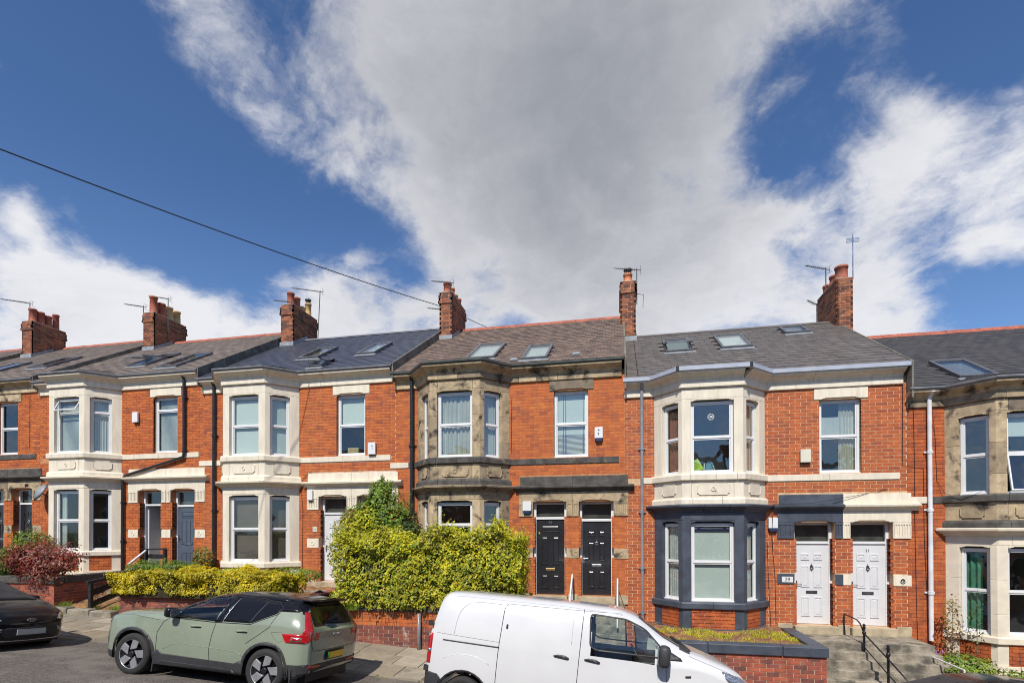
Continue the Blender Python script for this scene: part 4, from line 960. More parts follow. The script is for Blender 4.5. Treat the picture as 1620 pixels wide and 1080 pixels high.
# alarm boxes
def alarm(k, x, z, w, h, base=None, face='upvc_white', marks=None):
    m = MB(); hh = h*.22 if base else 0
    m.xz([(0, hh), (w, hh), (w, h-.01), (w-.01, h), (.01, h), (0, h-.01)], -.075, 0); a = part('alarm_box', m, face, HS[k], (x-w/2, -.03, z-h/2), bevel=.008)
    m = MB(); m.xz([(.012, hh) if base else (.01, 0), (.03, 0) if base else (.01, -.01), (w-.03, 0) if base else (w-.01, -.01), (w-.012, hh-.001) if base else (w-.01, -.001)] + ([] if base else [(.01, -.001)]), -.068, .03)
    part('alarm_base', m, base or 'plastic_dark', a)
    if marks:
        mm = MB()
        for (mx, mz, r) in marks: mm.lathe([(0, -.0775), (r, -.0775), (r, -.07), (0, -.07)], (mx, 0, mz), 10, 'y')
        part('printed_mark', mm, 'ink', a)
    return a
alarm('B', -11.78-HX['B'], 5.6-HZ['B'], .22, .34)
alarm('C', -3.22-HX['C'], 4.27-HZ['C'], .24, .36, marks=[(.14, .25, .02), (.15, .17, .015)])
alarm('D', 3.50, 4.43, .22, .38, 'plastic_blue', marks=[(.11, .30, .022), (.10, .21, .018), (.10, .18, .014)])
alarm('E', 8.66-HX['E'], 3.68-HZ['E'], .24, .33, face='plastic_cream')
alarm('E', 7.89-HX['E'], 1.95-HZ['E'], .22, .34, 'plastic_blue')
alarm('D', 1.50, 2.45, .24, .34, 'plastic_blue')
alarm('C', -5.28-HX['C'], 2.90-HZ['C'], .17, .31)
# number plates by the doors
a = box('number_plate', (1.36, 1.62, -.034, -.022, 1.085, 1.225), 'upvc_white', HS['E']); text('number', '29', .13, 'ink', HS['E'], (1.49, -.035, 1.115))
m = MB(); m.lathe([(0, -.03), (.06, -.03), (.06, -.02), (0, -.02)], (4.09, 0, 1.15), 20, 'y'); part('number_disc', m, 'ink', HS['E']); text('number', '31', .07, 'upvc_white', HS['E'], (4.09, -.031, 1.127))
box('number_plate', (1.46, 1.60, -.02, -.008, 1.52, 1.68), 'plastic_cream', HS['C']); text('number', '21', .10, 'curtain_green', HS['C'], (1.53, -.021, 1.565))
# agent's strip in the window of 29
PN = [w for w in HS['E'].children if w.name.startswith('window')]
st = box('window_strip', (-1.143+.28, -1.143+1.17, -.570, -.566, 2.40, 2.525), 'plastic_blue', HS['E']); text('strip_lettering', 'www.apoint-lets.com', .062, 'plastic_cream', HS['E'], (-.42, -.572, 2.445), depth=.0005)
for x in (-.80, -.04):
    m = MB(); m.xz([(x+.04*math.sin(k*PI/5)*(1 if k % 2 == 0 else .45), 2.47+.04*math.cos(k*PI/5)*(1 if k % 2 == 0 else .45)) for k in range(10)], -.574, -.570); part('strip_star', m, 'gutter_grey', HS['E'])
m = MB()
for k in range(12):
    a0 = k*PI/6; m.box(-.43+.07*math.cos(a0)-.012, -.43+.07*math.cos(a0)+.012, -.598, -.596, 5.27+.07*math.sin(a0)-.012, 5.27+.07*math.sin(a0)+.012)
m.box(-.46, -.39, -.598, -.596, 5.25, 5.29); part('round_sticker', m, 'net_white', HS['E'])
# wires pinned to the brickwork
def wire(k, pts, r=.006, matn='cable'):
    m = MB(); m.tube(pts, r, 5); part('cable', m, matn, HS[k])
wire('E', [(4.12, -.03, 6.0), (4.1, -.02, 4.0), (4.55, -.02, 3.9), (4.56, -.02, 2.2), (4.6, -.02, 1.0), (4.62, -.02, -.7)])
wire('E', [(1.12, -.19, 3.06), (1.12, -.08, 2.3), (1.15, -.03, 1.9), (1.2, -.02, 1.2), (1.22, -.02, 0)])
wire('E', [(1.12, -.19, 3.07), (2.0, -.19, 3.08), (3.0, -.08, 3.25), (3.75, -.02, 3.42)])
wire('E', [(1.02, -.02, 2.1), (1.05, -.02, 1.0), (1.10, -.02, -.2)])
wire('F', [(-2.44, -.02, 6.2), (-2.42, -.02, 4.5), (-2.43, -.02, 3.6), (-2.40, -.02, 1.0), (-2.38, -.02, .2)])
wire('F', [(-2.1, -.12, 6.0), (-1.98, -.02, 5.3), (-1.95, -.02, 4.2), (-1.83, -.1, 3.9), (-1.6, -.32, 3.72), (-1.35, -.60, 3.9)], .005)
wire('D', [(1.06, -.02, 5.6), (1.05, -.02, 4.6), (1.04, -.02, 4.0)])
wire('C', [(1.05, -.02, 3.0), (1.12, -.02, 2.2), (1.10, -.02, .2)])
wire('C', [(1.08, -.02, 3.1), (1.25, -.05, 3.28), (1.42, -.02, 3.36)])
wire('B', [(-1.80, -.03, 6.1), (-1.80, -.03, 3.0), (-1.80, -.03, .5)], .014, 'pipe_white')
wire('A', [(3.75, -.02, 6.1), (3.75, -.02, 4.0)])
# satellite dish by the bay of the cream house
m = MB(); m.lathe([(0, .0), (.12, .012), (.24, .05), (.33, .10), (.335, .10), (.24, .035), (.12, -.004), (0, -.012)], (0, 0, 0), 24, 'y')
dish = part('satellite_dish', m, 'pipe_grey', HS['B'], rel('B', (-15.42, -.42, 3.2)), rot=(rad(-28), 0, rad(-20)), smooth=True, fixn=True)
m = MB(); m.tube([(0, 0, -.3), (0, -.28, -.2), (0, -.33, -.02)], .012, 6); m.box(-.03, .03, -.36, -.28, -.04, .04); m.tube([(0, .02, 0), (0, .3, -.05), (.05, .45, -.1)], .02, 6); part('dish_arm', m, 'plastic_dark', dish)

# odd details on the roofs: vents, a lichen patch, a loose cable
for x, y in ((2.75, .02), (1.0, -.12)):
    m = MB(); m.xz([(0, 0), (.26, 0), (.22, .07), (.04, .07)], -.02, .16); part('roof_vent', m, 'lead', HS['D'], (x, y, 6.45+S_*(y+.28)+.02), rot=(math.atan(S_), 0, 0), bevel=.01)
m = MB(); z0_ = lambda y: 6.45+S_*(y+.28)+.03
m.tube([(-2.2, y, z0_(y)) for y in (-.2, .6, 1.5, 2.4, 3.3, 3.8)], .008, 4); part('cable', m, 'cable', HS['E'])
# ------------------------------------------------------------------ front gardens, walls, steps and rails
def clip_top(x): return gx(x)
def garden_wall(label, x0, x1, yf, zt, mt, mtop, cope, cth=.2, n_ind=150, th=.23, left=True, right=True, ntop=0, cope_right=False, yb_=-.05):
    zb = min(gx(x0), gx(x1))-.25; H = thing('garden_wall', label, 'wall', ((x0+x1)/2, yf, gx((x0+x1)/2)), group='brick garden walls along the pavement')
    ox, oz = H.location.x, H.location.z
    X0, X1, ZB, ZT = x0-ox, x1-ox, zb-oz, zt-cth-oz; yl = yb_-yf
    m = MB(); m.box(X0+.01, X1-.01, .01, th, ZB, ZT); m.box(X0+.01, X0+th, th, yl, ZB, ZT); m.box(X1-th, X1-.01, th, yl, ZB, ZT); part('wall_core', m, 'mortar_grime', H)
    ztb = ZT-ntop*BH_
    R = [((X0, .01, 0), 0, X1-X0, ZB, ztb, ())]
    if right: R.append(((X1-.01, 0, PI/2), 0, yl, ZB, ztb, ()))
    if left: R.append(((X0+.01, yl, -PI/2), 0, yl, ZB, ztb, ()))
    brickwork(H, mt, R, n_ind, base=(ox, yf, oz), joint=.014, z0=ZT)
    if ntop:
        brickwork(H, mtop, [((X0, .01, 0), 0, X1-X0, ztb, ZT, ()), ((X1-.01, 0, PI/2), 0, yl, ztb, ZT, ())], 60, base=(ox, yf, oz), joint=.010, z0=ZT)
    x = X0-.04
    while x < X1+.03:
        L = min(random.uniform(1.1, 1.5), X1+.04-x)
        if X1+.04-(x+L) < .4: L = X1+.04-x
        m = MB(); m.cr = random.random(); m.box(x+.004, x+L-.004, -.045, th+.03, ZT+.002, ZT+cth); part('coping_stone', m, cope, H, bevel=.018); x += L
    for s, do in ((0, left), (1, right)):
        if not do: continue
        y = th+.035
        while y < yl-.02:
            L = min(1.2, yl-y); m = MB(); m.cr = random.random()
            a, b = (X1-th-.03, X1+.04) if s else (X0-.04, X0+th+.03)
            m.box(a, b, y+.004, y+L-.004, ZT+.002, ZT+cth); part('coping_stone', m, cope, H, bevel=.018); y += L
    return H
garden_wall('red brick garden wall with slate blue coping in front of the blue bay', 4.45, 8.22, -2.6, -.61, 'brick_wall_red', None, 'paint_slate_blue', .21, 300, yb_=-.42)
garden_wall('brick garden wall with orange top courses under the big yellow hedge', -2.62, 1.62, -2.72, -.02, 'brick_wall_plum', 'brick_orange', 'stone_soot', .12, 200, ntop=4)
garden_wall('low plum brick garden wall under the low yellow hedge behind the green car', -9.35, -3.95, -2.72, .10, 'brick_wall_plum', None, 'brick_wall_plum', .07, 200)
garden_wall('red brick garden wall with dark stone coping behind the black car', -16.4, -11.62, -2.7, .52, 'brick_wall_red', None, 'stone_soot', .21, 260)
garden_wall('low brick garden wall at the right edge behind the car roof', 11.5, 16.5, -2.6, -1.52, 'brick_wall_red', None, 'stone_tan', .15, 0)
def soil(x0, x1, y0, y1, z, name='garden_soil', amp=.03, back=None):
    m = MB(); nx, ny = int((x1-x0)/.12), int((y1-y0)/.12)
    for i in range(nx+1):
        for j in range(ny+1):
            x, y = x0+(x1-x0)*i/nx, y0+(y1-y0)*j/ny; zz = z+(0 if back is None else (back-z)*j/ny)
            m.v.append((x, y, zz+amp*noise.noise(Vector((x*3, y*3, 7)))+amp*.5*noise.noise(Vector((x*11, y*11, 3)))))
    for i in range(nx):
        for j in range(ny): a = i*(ny+1)+j; m.face((a, a+ny+1, a+ny+2, a+1))
    part(name, m, 'soil', smooth=True, fixn=False, kind='structure')
soil(4.6, 8.05, -2.45, -.02, -.70, back=-.66); soil(-2.45, 1.5, -2.5, 0, -.15); soil(-9.2, -3.9, -2.5, 0, -.1, back=.1); soil(-16.3, -11.8, -2.5, 0, .38); soil(11.12, 18, -2.4, 0, -1.55, back=-1.42)
soil(-11.6, -9.36, -2.72, 0, -.46, back=.32)

def steps(label, x0, x1, zt, yp, riser=.165, tread=.24, widen=.0, mt='concrete_step', zb=None):
    S = thing('front_steps', label, 'steps', ((x0+x1)/2, 0, zt), group='stone steps up to the front doors')
    ox = S.location.x; zb = gx((x0+x1)/2) if zb is None else zb
    m = MB(); m.cr = random.random(); m.box(x0-ox, x1-ox, -yp, .06, -.20, 0); part('landing', m, mt, S, bevel=.015)
    k = 1; y = -yp
    while zt-k*riser > zb-.02:
        m = MB(); m.cr = random.random(); e = k*widen
        m.box(x0-ox, x1-ox+e, y-tread, y+.05, -k*riser-.2, -k*riser-random.uniform(0, .004)); part('step', m, mt, S, bevel=.018); y -= tread; k += 1
    return S
steps('wide worn concrete steps up to the two white doors', 8.27, 10.98, -.80, 1.05, .165, .20, .06)
steps('stone steps with white handrails up to the two black doors', 1.66, 4.18, -.20, 1.0)
steps('stone steps with a black rail up to the white door behind the green car', -3.72, -2.66, .05, .9, .17, .26)
box('landing', (-5.2, -3.70, -.9, .02, -.4, .05), 'concrete_step', None, kind='structure', bevel=.01)
steps('narrow steps beside the timber handrail', -11.3, -9.5, .35, .85, .17, .30, zb=-.30)
# kerb-side edging stones at the foot of the ramp
for i in range(3):
    x = -11.55+i*.74; m = MB(); m.cr = random.random(); m.box(x, x+.72, -2.98, -2.72, gx(x)-.2, gx(x)+.14); part('edging_stone', m, 'concrete_step', pav, bevel=.03)

def rail(label, x, pts, posts, r, matn, lower=None, finial=False, group='handrails beside the front steps'):
    T = thing('handrail', label, 'handrail', (x, pts[0][0], pts[-1][1]), group=group); O = T.location
    m = MB(); m.tube([(0, y-O.y, z-O.z) for y, z in pts], r, 8); part('rail', m, matn, T, smooth=True)
    if lower: m = MB(); m.tube([(0, y-O.y, z-O.z) for y, z in lower], r*.8, 8); part('rail', m, matn, T, smooth=True)
    for (y, z0, z1, rr) in posts:
        m = MB(); m.tube([(0, y-O.y, z0-O.z), (0, y-O.y, z1-O.z)], rr, 8); p = part('post', m, matn, T)
        if finial:
            m = MB(); zz = z1-O.z
            m.lathe([(rr, zz-.02), (rr*1.7, zz), (rr*.8, zz+.03), (rr*1.5, zz+.06), (0, zz+.10)], (0, y-O.y, 0), 10); m.lathe([(rr, zz-.16), (rr*1.6, zz-.14), (rr*1.6, zz-.10), (rr, zz-.08)], (0, y-O.y, 0), 10); part('finial', m, matn, T, smooth=True)
    return T
rail('black iron handrail with two finial posts on the wide concrete steps', 9.51, [(-.08, -.28), (-.78, -.30), (-.95, -.36), (-1.15, -.55), (-2.25, -.88), (-3.1, -1.15)], [(-1.15, -1.3, -.42, .026), (-2.23, -2.1, -.66, .026)], .016, 'iron_black',
     lower=[(-1.15, -.86), (-2.25, -1.20), (-3.1, -1.45)], finial=True)
m = MB(); m.tube([(9.51, -.08, -.80), (9.51, -.08, -.27)], .015, 6); part('post', m, 'iron_black', HS['E'], (-HX['E'], 0, -HZ['E']))
rail('white tubular handrail between the two black doors', 2.78, [(-.12, .60), (-.25, .58), (-.85, .12), (-.95, -.0), (-1.6, -.5)], [(-.90, -.75, .08, .02), (-.12, -.2, .58, .012)], .024, 'paint_white')
rail('white tubular handrail right of the second black door', 3.99, [(-.12, .50), (-.22, .48), (-.7, .15), (-.9, -.05), (-1.6, -.55)], [(-.75, -.75, .12, .024)], .024, 'paint_white')
rail('thin black iron handrail left of the tall yellow hedge', -3.55, [(-.15, .95), (-.7, .62), (-1.6, .05), (-2.2, -.35)], [(-.75, -.2, .60, .018), (-1.7, -.6, .0, .018)], .014, 'iron_black', lower=[(-.4, .45), (-1.6, -.25), (-2.2, -.6)])
# timber handrail of the cream house with the blue door
T = thing('timber_handrail', 'black timber handrail with two boards beside the low yellow hedge', 'handrail', (-10.3, -2.7, -.42))
def beam(name, a, b, w, h, mt):
    a, b = Vector(a)-T.location, Vector(b)-T.location; d = b-a; L = d.length; m = MB(); m.box(0, L, -w/2, w/2, -h/2, h/2)
    o = part(name, m, mt, T, a, rot=(0, 0, 0), bevel=.004); o.rotation_mode = 'QUATERNION'; o.rotation_quaternion = d.to_track_quat('X', 'Z')
beam('post', (-10.34, -2.7, -.42), (-10.34, -2.7, .44), .09, .09, 'timber_black'); beam('post', (-10.02, -.62, .2), (-10.02, -.62, 1.22), .09, .09, 'timber_black')
beam('rail', (-10.36, -2.8, .40), (-10.14, -1.4, .62), .09, .05, 'timber_black'); beam('board', (-10.34, -2.66, .10), (-10.06, -.8, .75), .03, .16, 'timber_black'); beam('board', (-10.34, -2.66, -.22), (-10.06, -.8, .42), .03, .16, 'timber_black')
beam('rail', (-10.75, -.62, 1.22), (-10.0, -.62, 1.24), .09, .05, 'timber_black'); beam('board', (-10.7, -.60, 1.0), (-10.0, -.60, 1.0), .03, .14, 'timber_black')
beam('rail', (-10.66, -1.3, .78), (-10.72, -.62, 1.20), .06, .05, 'paint_white'); beam('post', (-10.72, -.62, .2), (-10.72, -.62, 1.2), .07, .07, 'timber_black')
# white rail and old rails at the right-hand garden
T = thing('metal_edging_rail', 'white metal rail along the overgrown planting beside the wide steps', 'rail', (11.0, -1, -1.05))
beam('rail', (10.78, -.75, -.98), (10.92, -2.15, -1.05), .03, .03, 'paint_white'); beam('post', (10.92, -2.15, -1.5), (10.92, -2.15, -1.04), .03, .03, 'paint_white'); beam('post', (10.80, -.9, -1.4), (10.80, -.9, -1.0), .03, .03, 'paint_white')
beam('board', (10.95, -1.9, -1.25), (11.15, -2.6, -1.45), .03, .14, 'twig'); beam('board', (10.98, -1.9, -1.10), (11.25, -2.6, -1.32), .03, .08, 'twig')
# drain pipe set in the plum brick wall
m = MB(); m.tube([(0, 0, -.1), (0, 0, .85)], .045, 10); o = part('waste_pipe', m, 'pipe_grey', None, (-.62, -2.80, gx(-.7)), smooth=True); o['label'] = 'short grey pipe standing against the plum brick wall under the hedge'; o['category'] = 'pipe'
# things on the sill of the first floor bay of number 29
zs = HZ['E']+3.90; xb = HX['E']
c = thing('leaflet', 'lime green leaflet leaning in the first floor bay window', 'leaflet', (xb-.74, -.50, zs))
m = MB(); m.box(-.17, .17, 0, .006, 0, .30); m2 = part('card', m, 'leaf_yellow', c, rot=(rad(-6), rad(-28), 0)); MATS['lime'] = mat('lime_paper', (.50, .72, .05), .7, .03, 3); m2.data.materials[0] = MATS['lime_paper']
for i, (t_, s_) in enumerate((('WE’RE', .075), ('VOTING', .065), ('GREEN', .07))):
    text('lettering', t_, s_, 'leaf_dark', m2, (0, -.002, .21-i*.062), depth=.001)
mat('book_blue', (.12, .35, .45), .6, .05, 3)
for i, (dx, a, mt, w) in enumerate(((.0, 4, 'net_white', .03), (.04, 8, 'book_blue', .17), (.22, -10, 'net_white', .02), (.27, -16, 'net_white', .02))):
    b = box('book', (0, w, 0, .14, 0, .22), mt, None, bevel=.003); b.location = (xb-.60+dx, -.50, zs); b.rotation_euler = (0, rad(a), 0)
    b['label'] = ['thin white book right of the green leaflet', 'blue book standing in the first floor bay window', 'white booklet right of the blue book', 'rightmost white booklet leaning in the first floor bay window'][i]; b['category'] = 'book'; b['group'] = 'books on the bay window sill'
b = box('cardboard_box', (0, .36, 0, .22, 0, .19), 'card', None, bevel=.004); b.location = (HX['C']+2.48, .27, HZ['C']+3.93); b['label'] = 'brown cardboard box behind the first floor window above the white door'; b['category'] = 'box'
# ------------------------------------------------------------------ planting
def leaf_cloud(n, pts_fn, size, nrm_bias=.6):
    """numpy leaf faces: each leaf is a folded diamond of two triangles' worth; returns verts, faces"""
    P, Nn = pts_fn(n); n = len(P)
    d = rs.normal(size=(n, 3)); d /= np.linalg.norm(d, axis=1)[:, None]
    nn = Nn*nrm_bias+d*(1-nrm_bias)+np.array([0, -.1, .25]); nn /= np.linalg.norm(nn, axis=1)[:, None]
    t = rs.normal(size=(n, 3)); t -= (t*nn).sum(1)[:, None]*nn; t /= np.linalg.norm(t, axis=1)[:, None]; b = np.cross(nn, t)
    s = size*rs.uniform(.65, 1.35, n)[:, None]
    fold = nn*s*.18
    v = np.stack([P-t*s, P+b*s*.5+fold, P+t*s, P-b*s*.5+fold], 1).reshape(-1, 3)
    f = np.arange(n*4).reshape(n, 4)
    return v, f
def leaves(name, v, f, matn, parent=None, loc=(0, 0, 0), cl=None, **props):
    me = bpy.data.meshes.new(name); nv, nf = len(v), len(f)
    me.vertices.add(nv); me.vertices.foreach_set('co', (v-np.array(loc)).astype('f').ravel()); me.loops.add(nf*4); me.loops.foreach_set('vertex_index', f.astype('i').ravel())
    me.polygons.add(nf); me.polygons.foreach_set('loop_start', np.arange(0, nf*4, 4, dtype='i')); me.polygons.foreach_set('loop_total', np.full(nf, 4, dtype='i'))
    a = me.attributes.new('rnd', 'FLOAT', 'FACE'); r = rs.uniform(0, 1, nf) if cl is None else cl
    a.data.foreach_set('value', r.astype('f')); me.update(calc_edges=True); me.materials.append(MATS[matn])
    return link(name, me, parent, (0, 0, 0), **props)
def nz(x, y, z, s, o=0): return noise.noise(Vector((x*s+o, y*s, z*s)))
def box_fn(x0, x1, y0, y1, z0, z1, bulge=.12, top=None, depth=.16, o=0):
    """points just under the surface of a clipped, lumpy hedge (front, top, ends)"""
    def fn(n):
        A = [(x1-x0)*(z1-z0), (x1-x0)*(y1-y0), (y1-y0)*(z1-z0)*.9, (y1-y0)*(z1-z0)*.9]; A = np.array(A)/sum(A)
        P = []; Q = []
        for k in range(n):
            c = rs.choice(4, p=A) if False else int(np.searchsorted(np.cumsum(A), rs.rand())); u, w = rs.rand(), rs.rand(); dd = abs(rs.normal())*depth
            if c == 0: p = [x0+u*(x1-x0), y0+dd, z0+w*(z1-z0)]; q = (0, -1, .15)
            elif c == 1: p = [x0+u*(x1-x0), y0+w*(y1-y0), z1-dd]; q = (0, -.2, 1)
            elif c == 2: p = [x0+dd, y0+u*(y1-y0), z0+w*(z1-z0)]; q = (-1, 0, .1)
            else: p = [x1-dd, y0+u*(y1-y0), z0+w*(z1-z0)]; q = (1, 0, .1)
            zt = top(p[0]) if top else 0
            fz = (p[2]-z0)/(z1-z0); p[2] = z0+fz*(z1+zt-z0)
            e = bulge*(nz(*p, 1.7, o)+.6*nz(*p, 4.2, o+5)+.35*nz(*p, 9, o+9))
            p[0] += q[0]*e; p[1] += q[1]*e; p[2] += (q[2] if c == 1 else 0)*e
            if c == 0 and fz < .12: p[1] += .1*(.12-fz)/.12
            P.append(p); Q.append(q)
        return np.array(P), np.array(Q, float)
    return fn
def blob_fn(c, r, lump=.25, o=0, shell=.35):
    def fn(n):
        d = rs.normal(size=(n, 3)); d /= np.linalg.norm(d, axis=1)[:, None]; P = []
        for k in range(n):
            e = 1+lump*(nz(*(d[k]*2), 1.3, o)+.6*nz(*(d[k]*2), 3.1, o+3)); rr = e*(1-shell*rs.rand()**1.6)
            P.append((c[0]+d[k][0]*r[0]*rr, c[1]+d[k][1]*r[1]*rr, c[2]+d[k][2]*r[2]*rr))
        return np.array(P), d
    return fn
def cluster_r(v):     # colour groups: sprays of similar leaves
    c = v.reshape(-1, 4, 3)[:, 0]; return np.array([max(0, min(.98, .48+1.1*nz(*p, 1.4, 3)+rs.normal()*.22)) for p in c])
def plant(name, label, cat, base, clouds, twigs=(), core=None, group=None):
    T = thing(name, label, cat, (0, 0, 0), group=group); T.location = base
    for (matn, fn, n, size) in clouds:
        v, f = leaf_cloud(n, fn, size); r = cluster_r(v); o = leaves('foliage', v-np.array(base), f, matn, T, cl=r, kind='stuff')
    if twigs:
        m = MB()
        for tw in twigs: m.tube([Vector(p)-Vector(base) for p in tw[0]], tw[1], 5)
        part('stem', m, 'twig', T)
    if core:
        m = MB()
        for c in core:
            b0 = len(m.v); m.box(*c); 
            for i in range(b0, len(m.v)): m.v[i] = tuple(Vector(m.v[i])-Vector(base))
        part('dark_core', m, 'hedge_core', T)  # added solid dark box inside the leaves, stops see-through gaps
    return T
def topD(x): return .10*math.sin(x*2.2+.6)+.13*math.sin(x*4.9+2)+.05*math.sin(x*11)-.30*max(0, (-1.8-x))+(.12 if x > 1.2 else 0)
ph = plant('hedge', 'tall yellow green hedge overhanging the brick garden wall behind the white van', 'hedge', (-.4, -2.4, -.1),
      [('leaf_yellow', box_fn(-2.75, 1.88, -2.98, -1.9, -.06, 1.72, .24, topD), 26000, .033),
       ('leaf_yellow', box_fn(-2.75, 1.88, -3.0, -1.9, -.06, 1.72, .24, topD, .10), 3500, .044),
       ('leaf_green', box_fn(-2.75, 1.88, -2.98, -1.9, -.06, 1.72, .24, topD, .14), 3600, .040), ('leaf_rust', box_fn(-2.75, 1.88, -2.98, -1.9, -.06, 1.6, .24, topD, .14), 900, .035),
       ('leaf_yellow', box_fn(-2.8, 1.9, -2.95, -1.9, 1.4, 1.85, .45, topD, .34, 4), 4200, .036)],
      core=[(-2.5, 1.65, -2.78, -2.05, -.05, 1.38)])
m = MB()
for i in range(60):      # bare twigs poking out of the top
    x = random.uniform(-2.7, 1.8); y = random.uniform(-2.8, -2.1); z = 1.6+topD(x); m.tube([(x, y, z-.3), (x+random.uniform(-.1, .1), y-.03, z+random.uniform(.02, .28))], [.006, .002], 4)
for i in range(40):      # stems hanging below the leaves on to the wall
    x = random.uniform(-2.5, 1.6); m.tube([(x, -2.85, .05), (x+random.uniform(-.1, .1), -2.93, random.uniform(-.35, -.12))], [.008, .003], 4)
part('twigs', m, 'twig', ph, (.4, 2.4, .1), kind='stuff')
plant('hedge', 'low clipped bright yellow hedge behind the green car', 'hedge', (-6.6, -2.5, 0),
      [('leaf_yellow_bright', box_fn(-9.45, -4.15, -3.0, -2.0, .12, .73, .22, lambda x: .05*math.sin(x*3)+.12*max(0, -(x+8.2))*0+.05*math.sin(x*1.1+2), .10, 2), 26000, .030),
       ('leaf_green', box_fn(-9.6, -7.9, -2.3, -1.5, .3, .86, .15, None, .12, 6), 4500, .032), ('leaf_green', blob_fn((-6.2, -2.1, .62), (.7, .3, .18)), 1400, .030), ('leaf_green', blob_fn((-4.6, -2.0, .62), (.9, .3, .22)), 1800, .028)],
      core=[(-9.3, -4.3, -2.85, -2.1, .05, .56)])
plant('tall_shrub', 'tall glossy green shrub standing above the left end of the tall hedge', 'shrub', (-2.2, -1.4, -.1),
      [('leaf_green', blob_fn((-2.2, -1.4, 2.05), (.78, .5, .88), .4, 2), 6800, .042), ('leaf_green', blob_fn((-2.75, -1.6, 2.0), (.5, .4, .5), .45, 31), 1900, .040), ('leaf_green', blob_fn((-2.3, -1.4, 2.75), (.30, .28, .42), .3, 5), 1500, .036), ('leaf_dark', blob_fn((-1.75, -1.3, 1.75), (.62, .5, .55), .3, 7), 3000, .040),
       ('leaf_yellow', blob_fn((-2.95, -1.9, 1.75), (.42, .3, .5), .35, 8), 1700, .036), ('leaf_yellow', blob_fn((-2.5, -1.8, 2.05), (.4, .3, .4), .35, 9), 1300, .036), ('leaf_green', blob_fn((-2.24, -1.4, 3.08), (.07, .07, .26), .2, 5), 160, .034), ('leaf_green', blob_fn((-2.02, -1.4, 2.98), (.06, .06, .2), .2, 6), 120, .032), ('leaf_rust', blob_fn((-1.45, -1.2, 1.7), (.3, .3, .55), .4, 12), 500, .034)],
      twigs=[([(-2.2, -1.4, -.1), (-2.25, -1.4, 1.6), (-2.24, -1.4, 3.25)], [.03, .02, .005]), ([(-2.9, -1.8, .8), (-3.15, -1.8, 2.3), (-3.25, -1.8, 2.5)], [.012, .006, .002]), ([(-1.4, -1.0, 1), (-1.5, -1.0, 2.2), (-1.48, -1.0, 2.9)], [.012, .006, .002])])
plant('red_shrub', 'red leaved shrub over the dark coping behind the black car', 'shrub', (-12.6, -2.3, .45),
      [('leaf_red', blob_fn((-12.5, -2.35, .95), (.98, .62, .50), .6, 3), 4600, .040), ('leaf_red', blob_fn((-13.1, -2.3, 1.0), (.7, .5, .42), .6, 4), 2000, .038), ('leaf_red', blob_fn((-12.1, -2.72, .62), (.6, .28, .42), .7, 5), 1300, .036)],
      twigs=[([(-12.6, -2.3, .4), (-12.5, -2.3, 1.2)], [.03, .008])]+[([(-12.6, -2.3, .5), (-12.6+math.cos(a)*.9, -2.35-.2*math.sin(a*3), 1.0+.5*math.sin(a))], [.012, .003]) for a in (.2, .6, 1.0, 1.5, 1.9, 2.4, 2.9)])
plant('green_shrub', 'rounded dark green shrub left of the red leaved shrub', 'shrub', (-14.2, -2.2, .45),
      [('leaf_green', blob_fn((-14.1, -2.3, .85), (.75, .55, .45), .2, 8), 4000, .030), ('leaf_green', blob_fn((-13.6, -2.0, 1.15), (.75, .5, .30), .2, 10), 3000, .030), ('leaf_dark', blob_fn((-14.3, -2.3, .6), (.8, .6, .4), .2, 11), 2500, .032)], twigs=[([(-14.2, -2.2, .4), (-14.2, -2.2, 1.0)], [.04, .02])])
plant('climbing_shrub', 'straggly green climber below the satellite dish', 'shrub', (-15, -1.0, .6),
      [('leaf_green', blob_fn((-14.9, -1.0, 1.45), (.75, .3, .42), .4, 14), 900, .042), ('leaf_rust', blob_fn((-14.6, -.9, 1.4), (.7, .3, .3), .4, 15), 350, .04)], twigs=[([(-15, -1, .5), (-14.8, -1, 1.9)], [.02, .004])])
plant('small_shrub', 'small reddish green shrub beside the blue front door', 'shrub', (-8.75, -.5, .3),
      [('leaf_green', blob_fn((-8.75, -.5, .95), (.34, .25, .34), .4, 17), 500, .036), ('leaf_rust', blob_fn((-8.7, -.52, 1.0), (.38, .25, .32), .4, 18), 450, .036)], twigs=[([(-8.75, -.5, .1), (-8.8, -.5, 1.2)], [.015, .004])])
plant('overgrown_plants', 'weedy green plants at the foot of the white downpipe', 'plants', (11.7, -1.2, -1.45),
      [('leaf_green', blob_fn((11.5, -1.1, -1.18), (.55, .5, .22), .4, 20), 1500, .034), ('leaf_green', blob_fn((12.4, -1.3, -1.38), (.8, .5, .14), .4, 21), 1400, .03), ('leaf_rust', blob_fn((11.6, -.5, -.45), (.20, .12, .75), .5, 22), 420, .032), ('leaf_dark', blob_fn((11.95, -.75, -.5), (.14, .1, .85), .6, 23), 170, .03), ('leaf_green', blob_fn((11.15, -1.6, -1.3), (.22, .5, .2), .4, 25), 600, .034), ('petal_violet', blob_fn((11.05, -.8, -.95), (.22, .25, .09), .3, 24), 130, .022)],
      twigs=[([(11.6, -.5, -1.5), (11.62, -.5, .2)], [.012, .004]), ([(11.95, -.75, -1.5), (11.98, -.75, .45)], [.01, .003]), ([(12.9, -1.6, -1.5), (12.7, -1.7, -.6), (12.2, -1.7, .0)], [.012, .006, .003]), ([(13.1, -1.6, -1.5), (12.9, -1.8, -.5), (13.0, -1.8, .35)], [.012, .006, .003]), ([(13.0, -1.6, -1.5), (13.4, -1.8, -.4), (13.3, -1.8, .6)], [.014, .007, .003]), ([(12.4, -1.4, -1.4), (12.3, -1.5, -.7)], [.008, .003])])
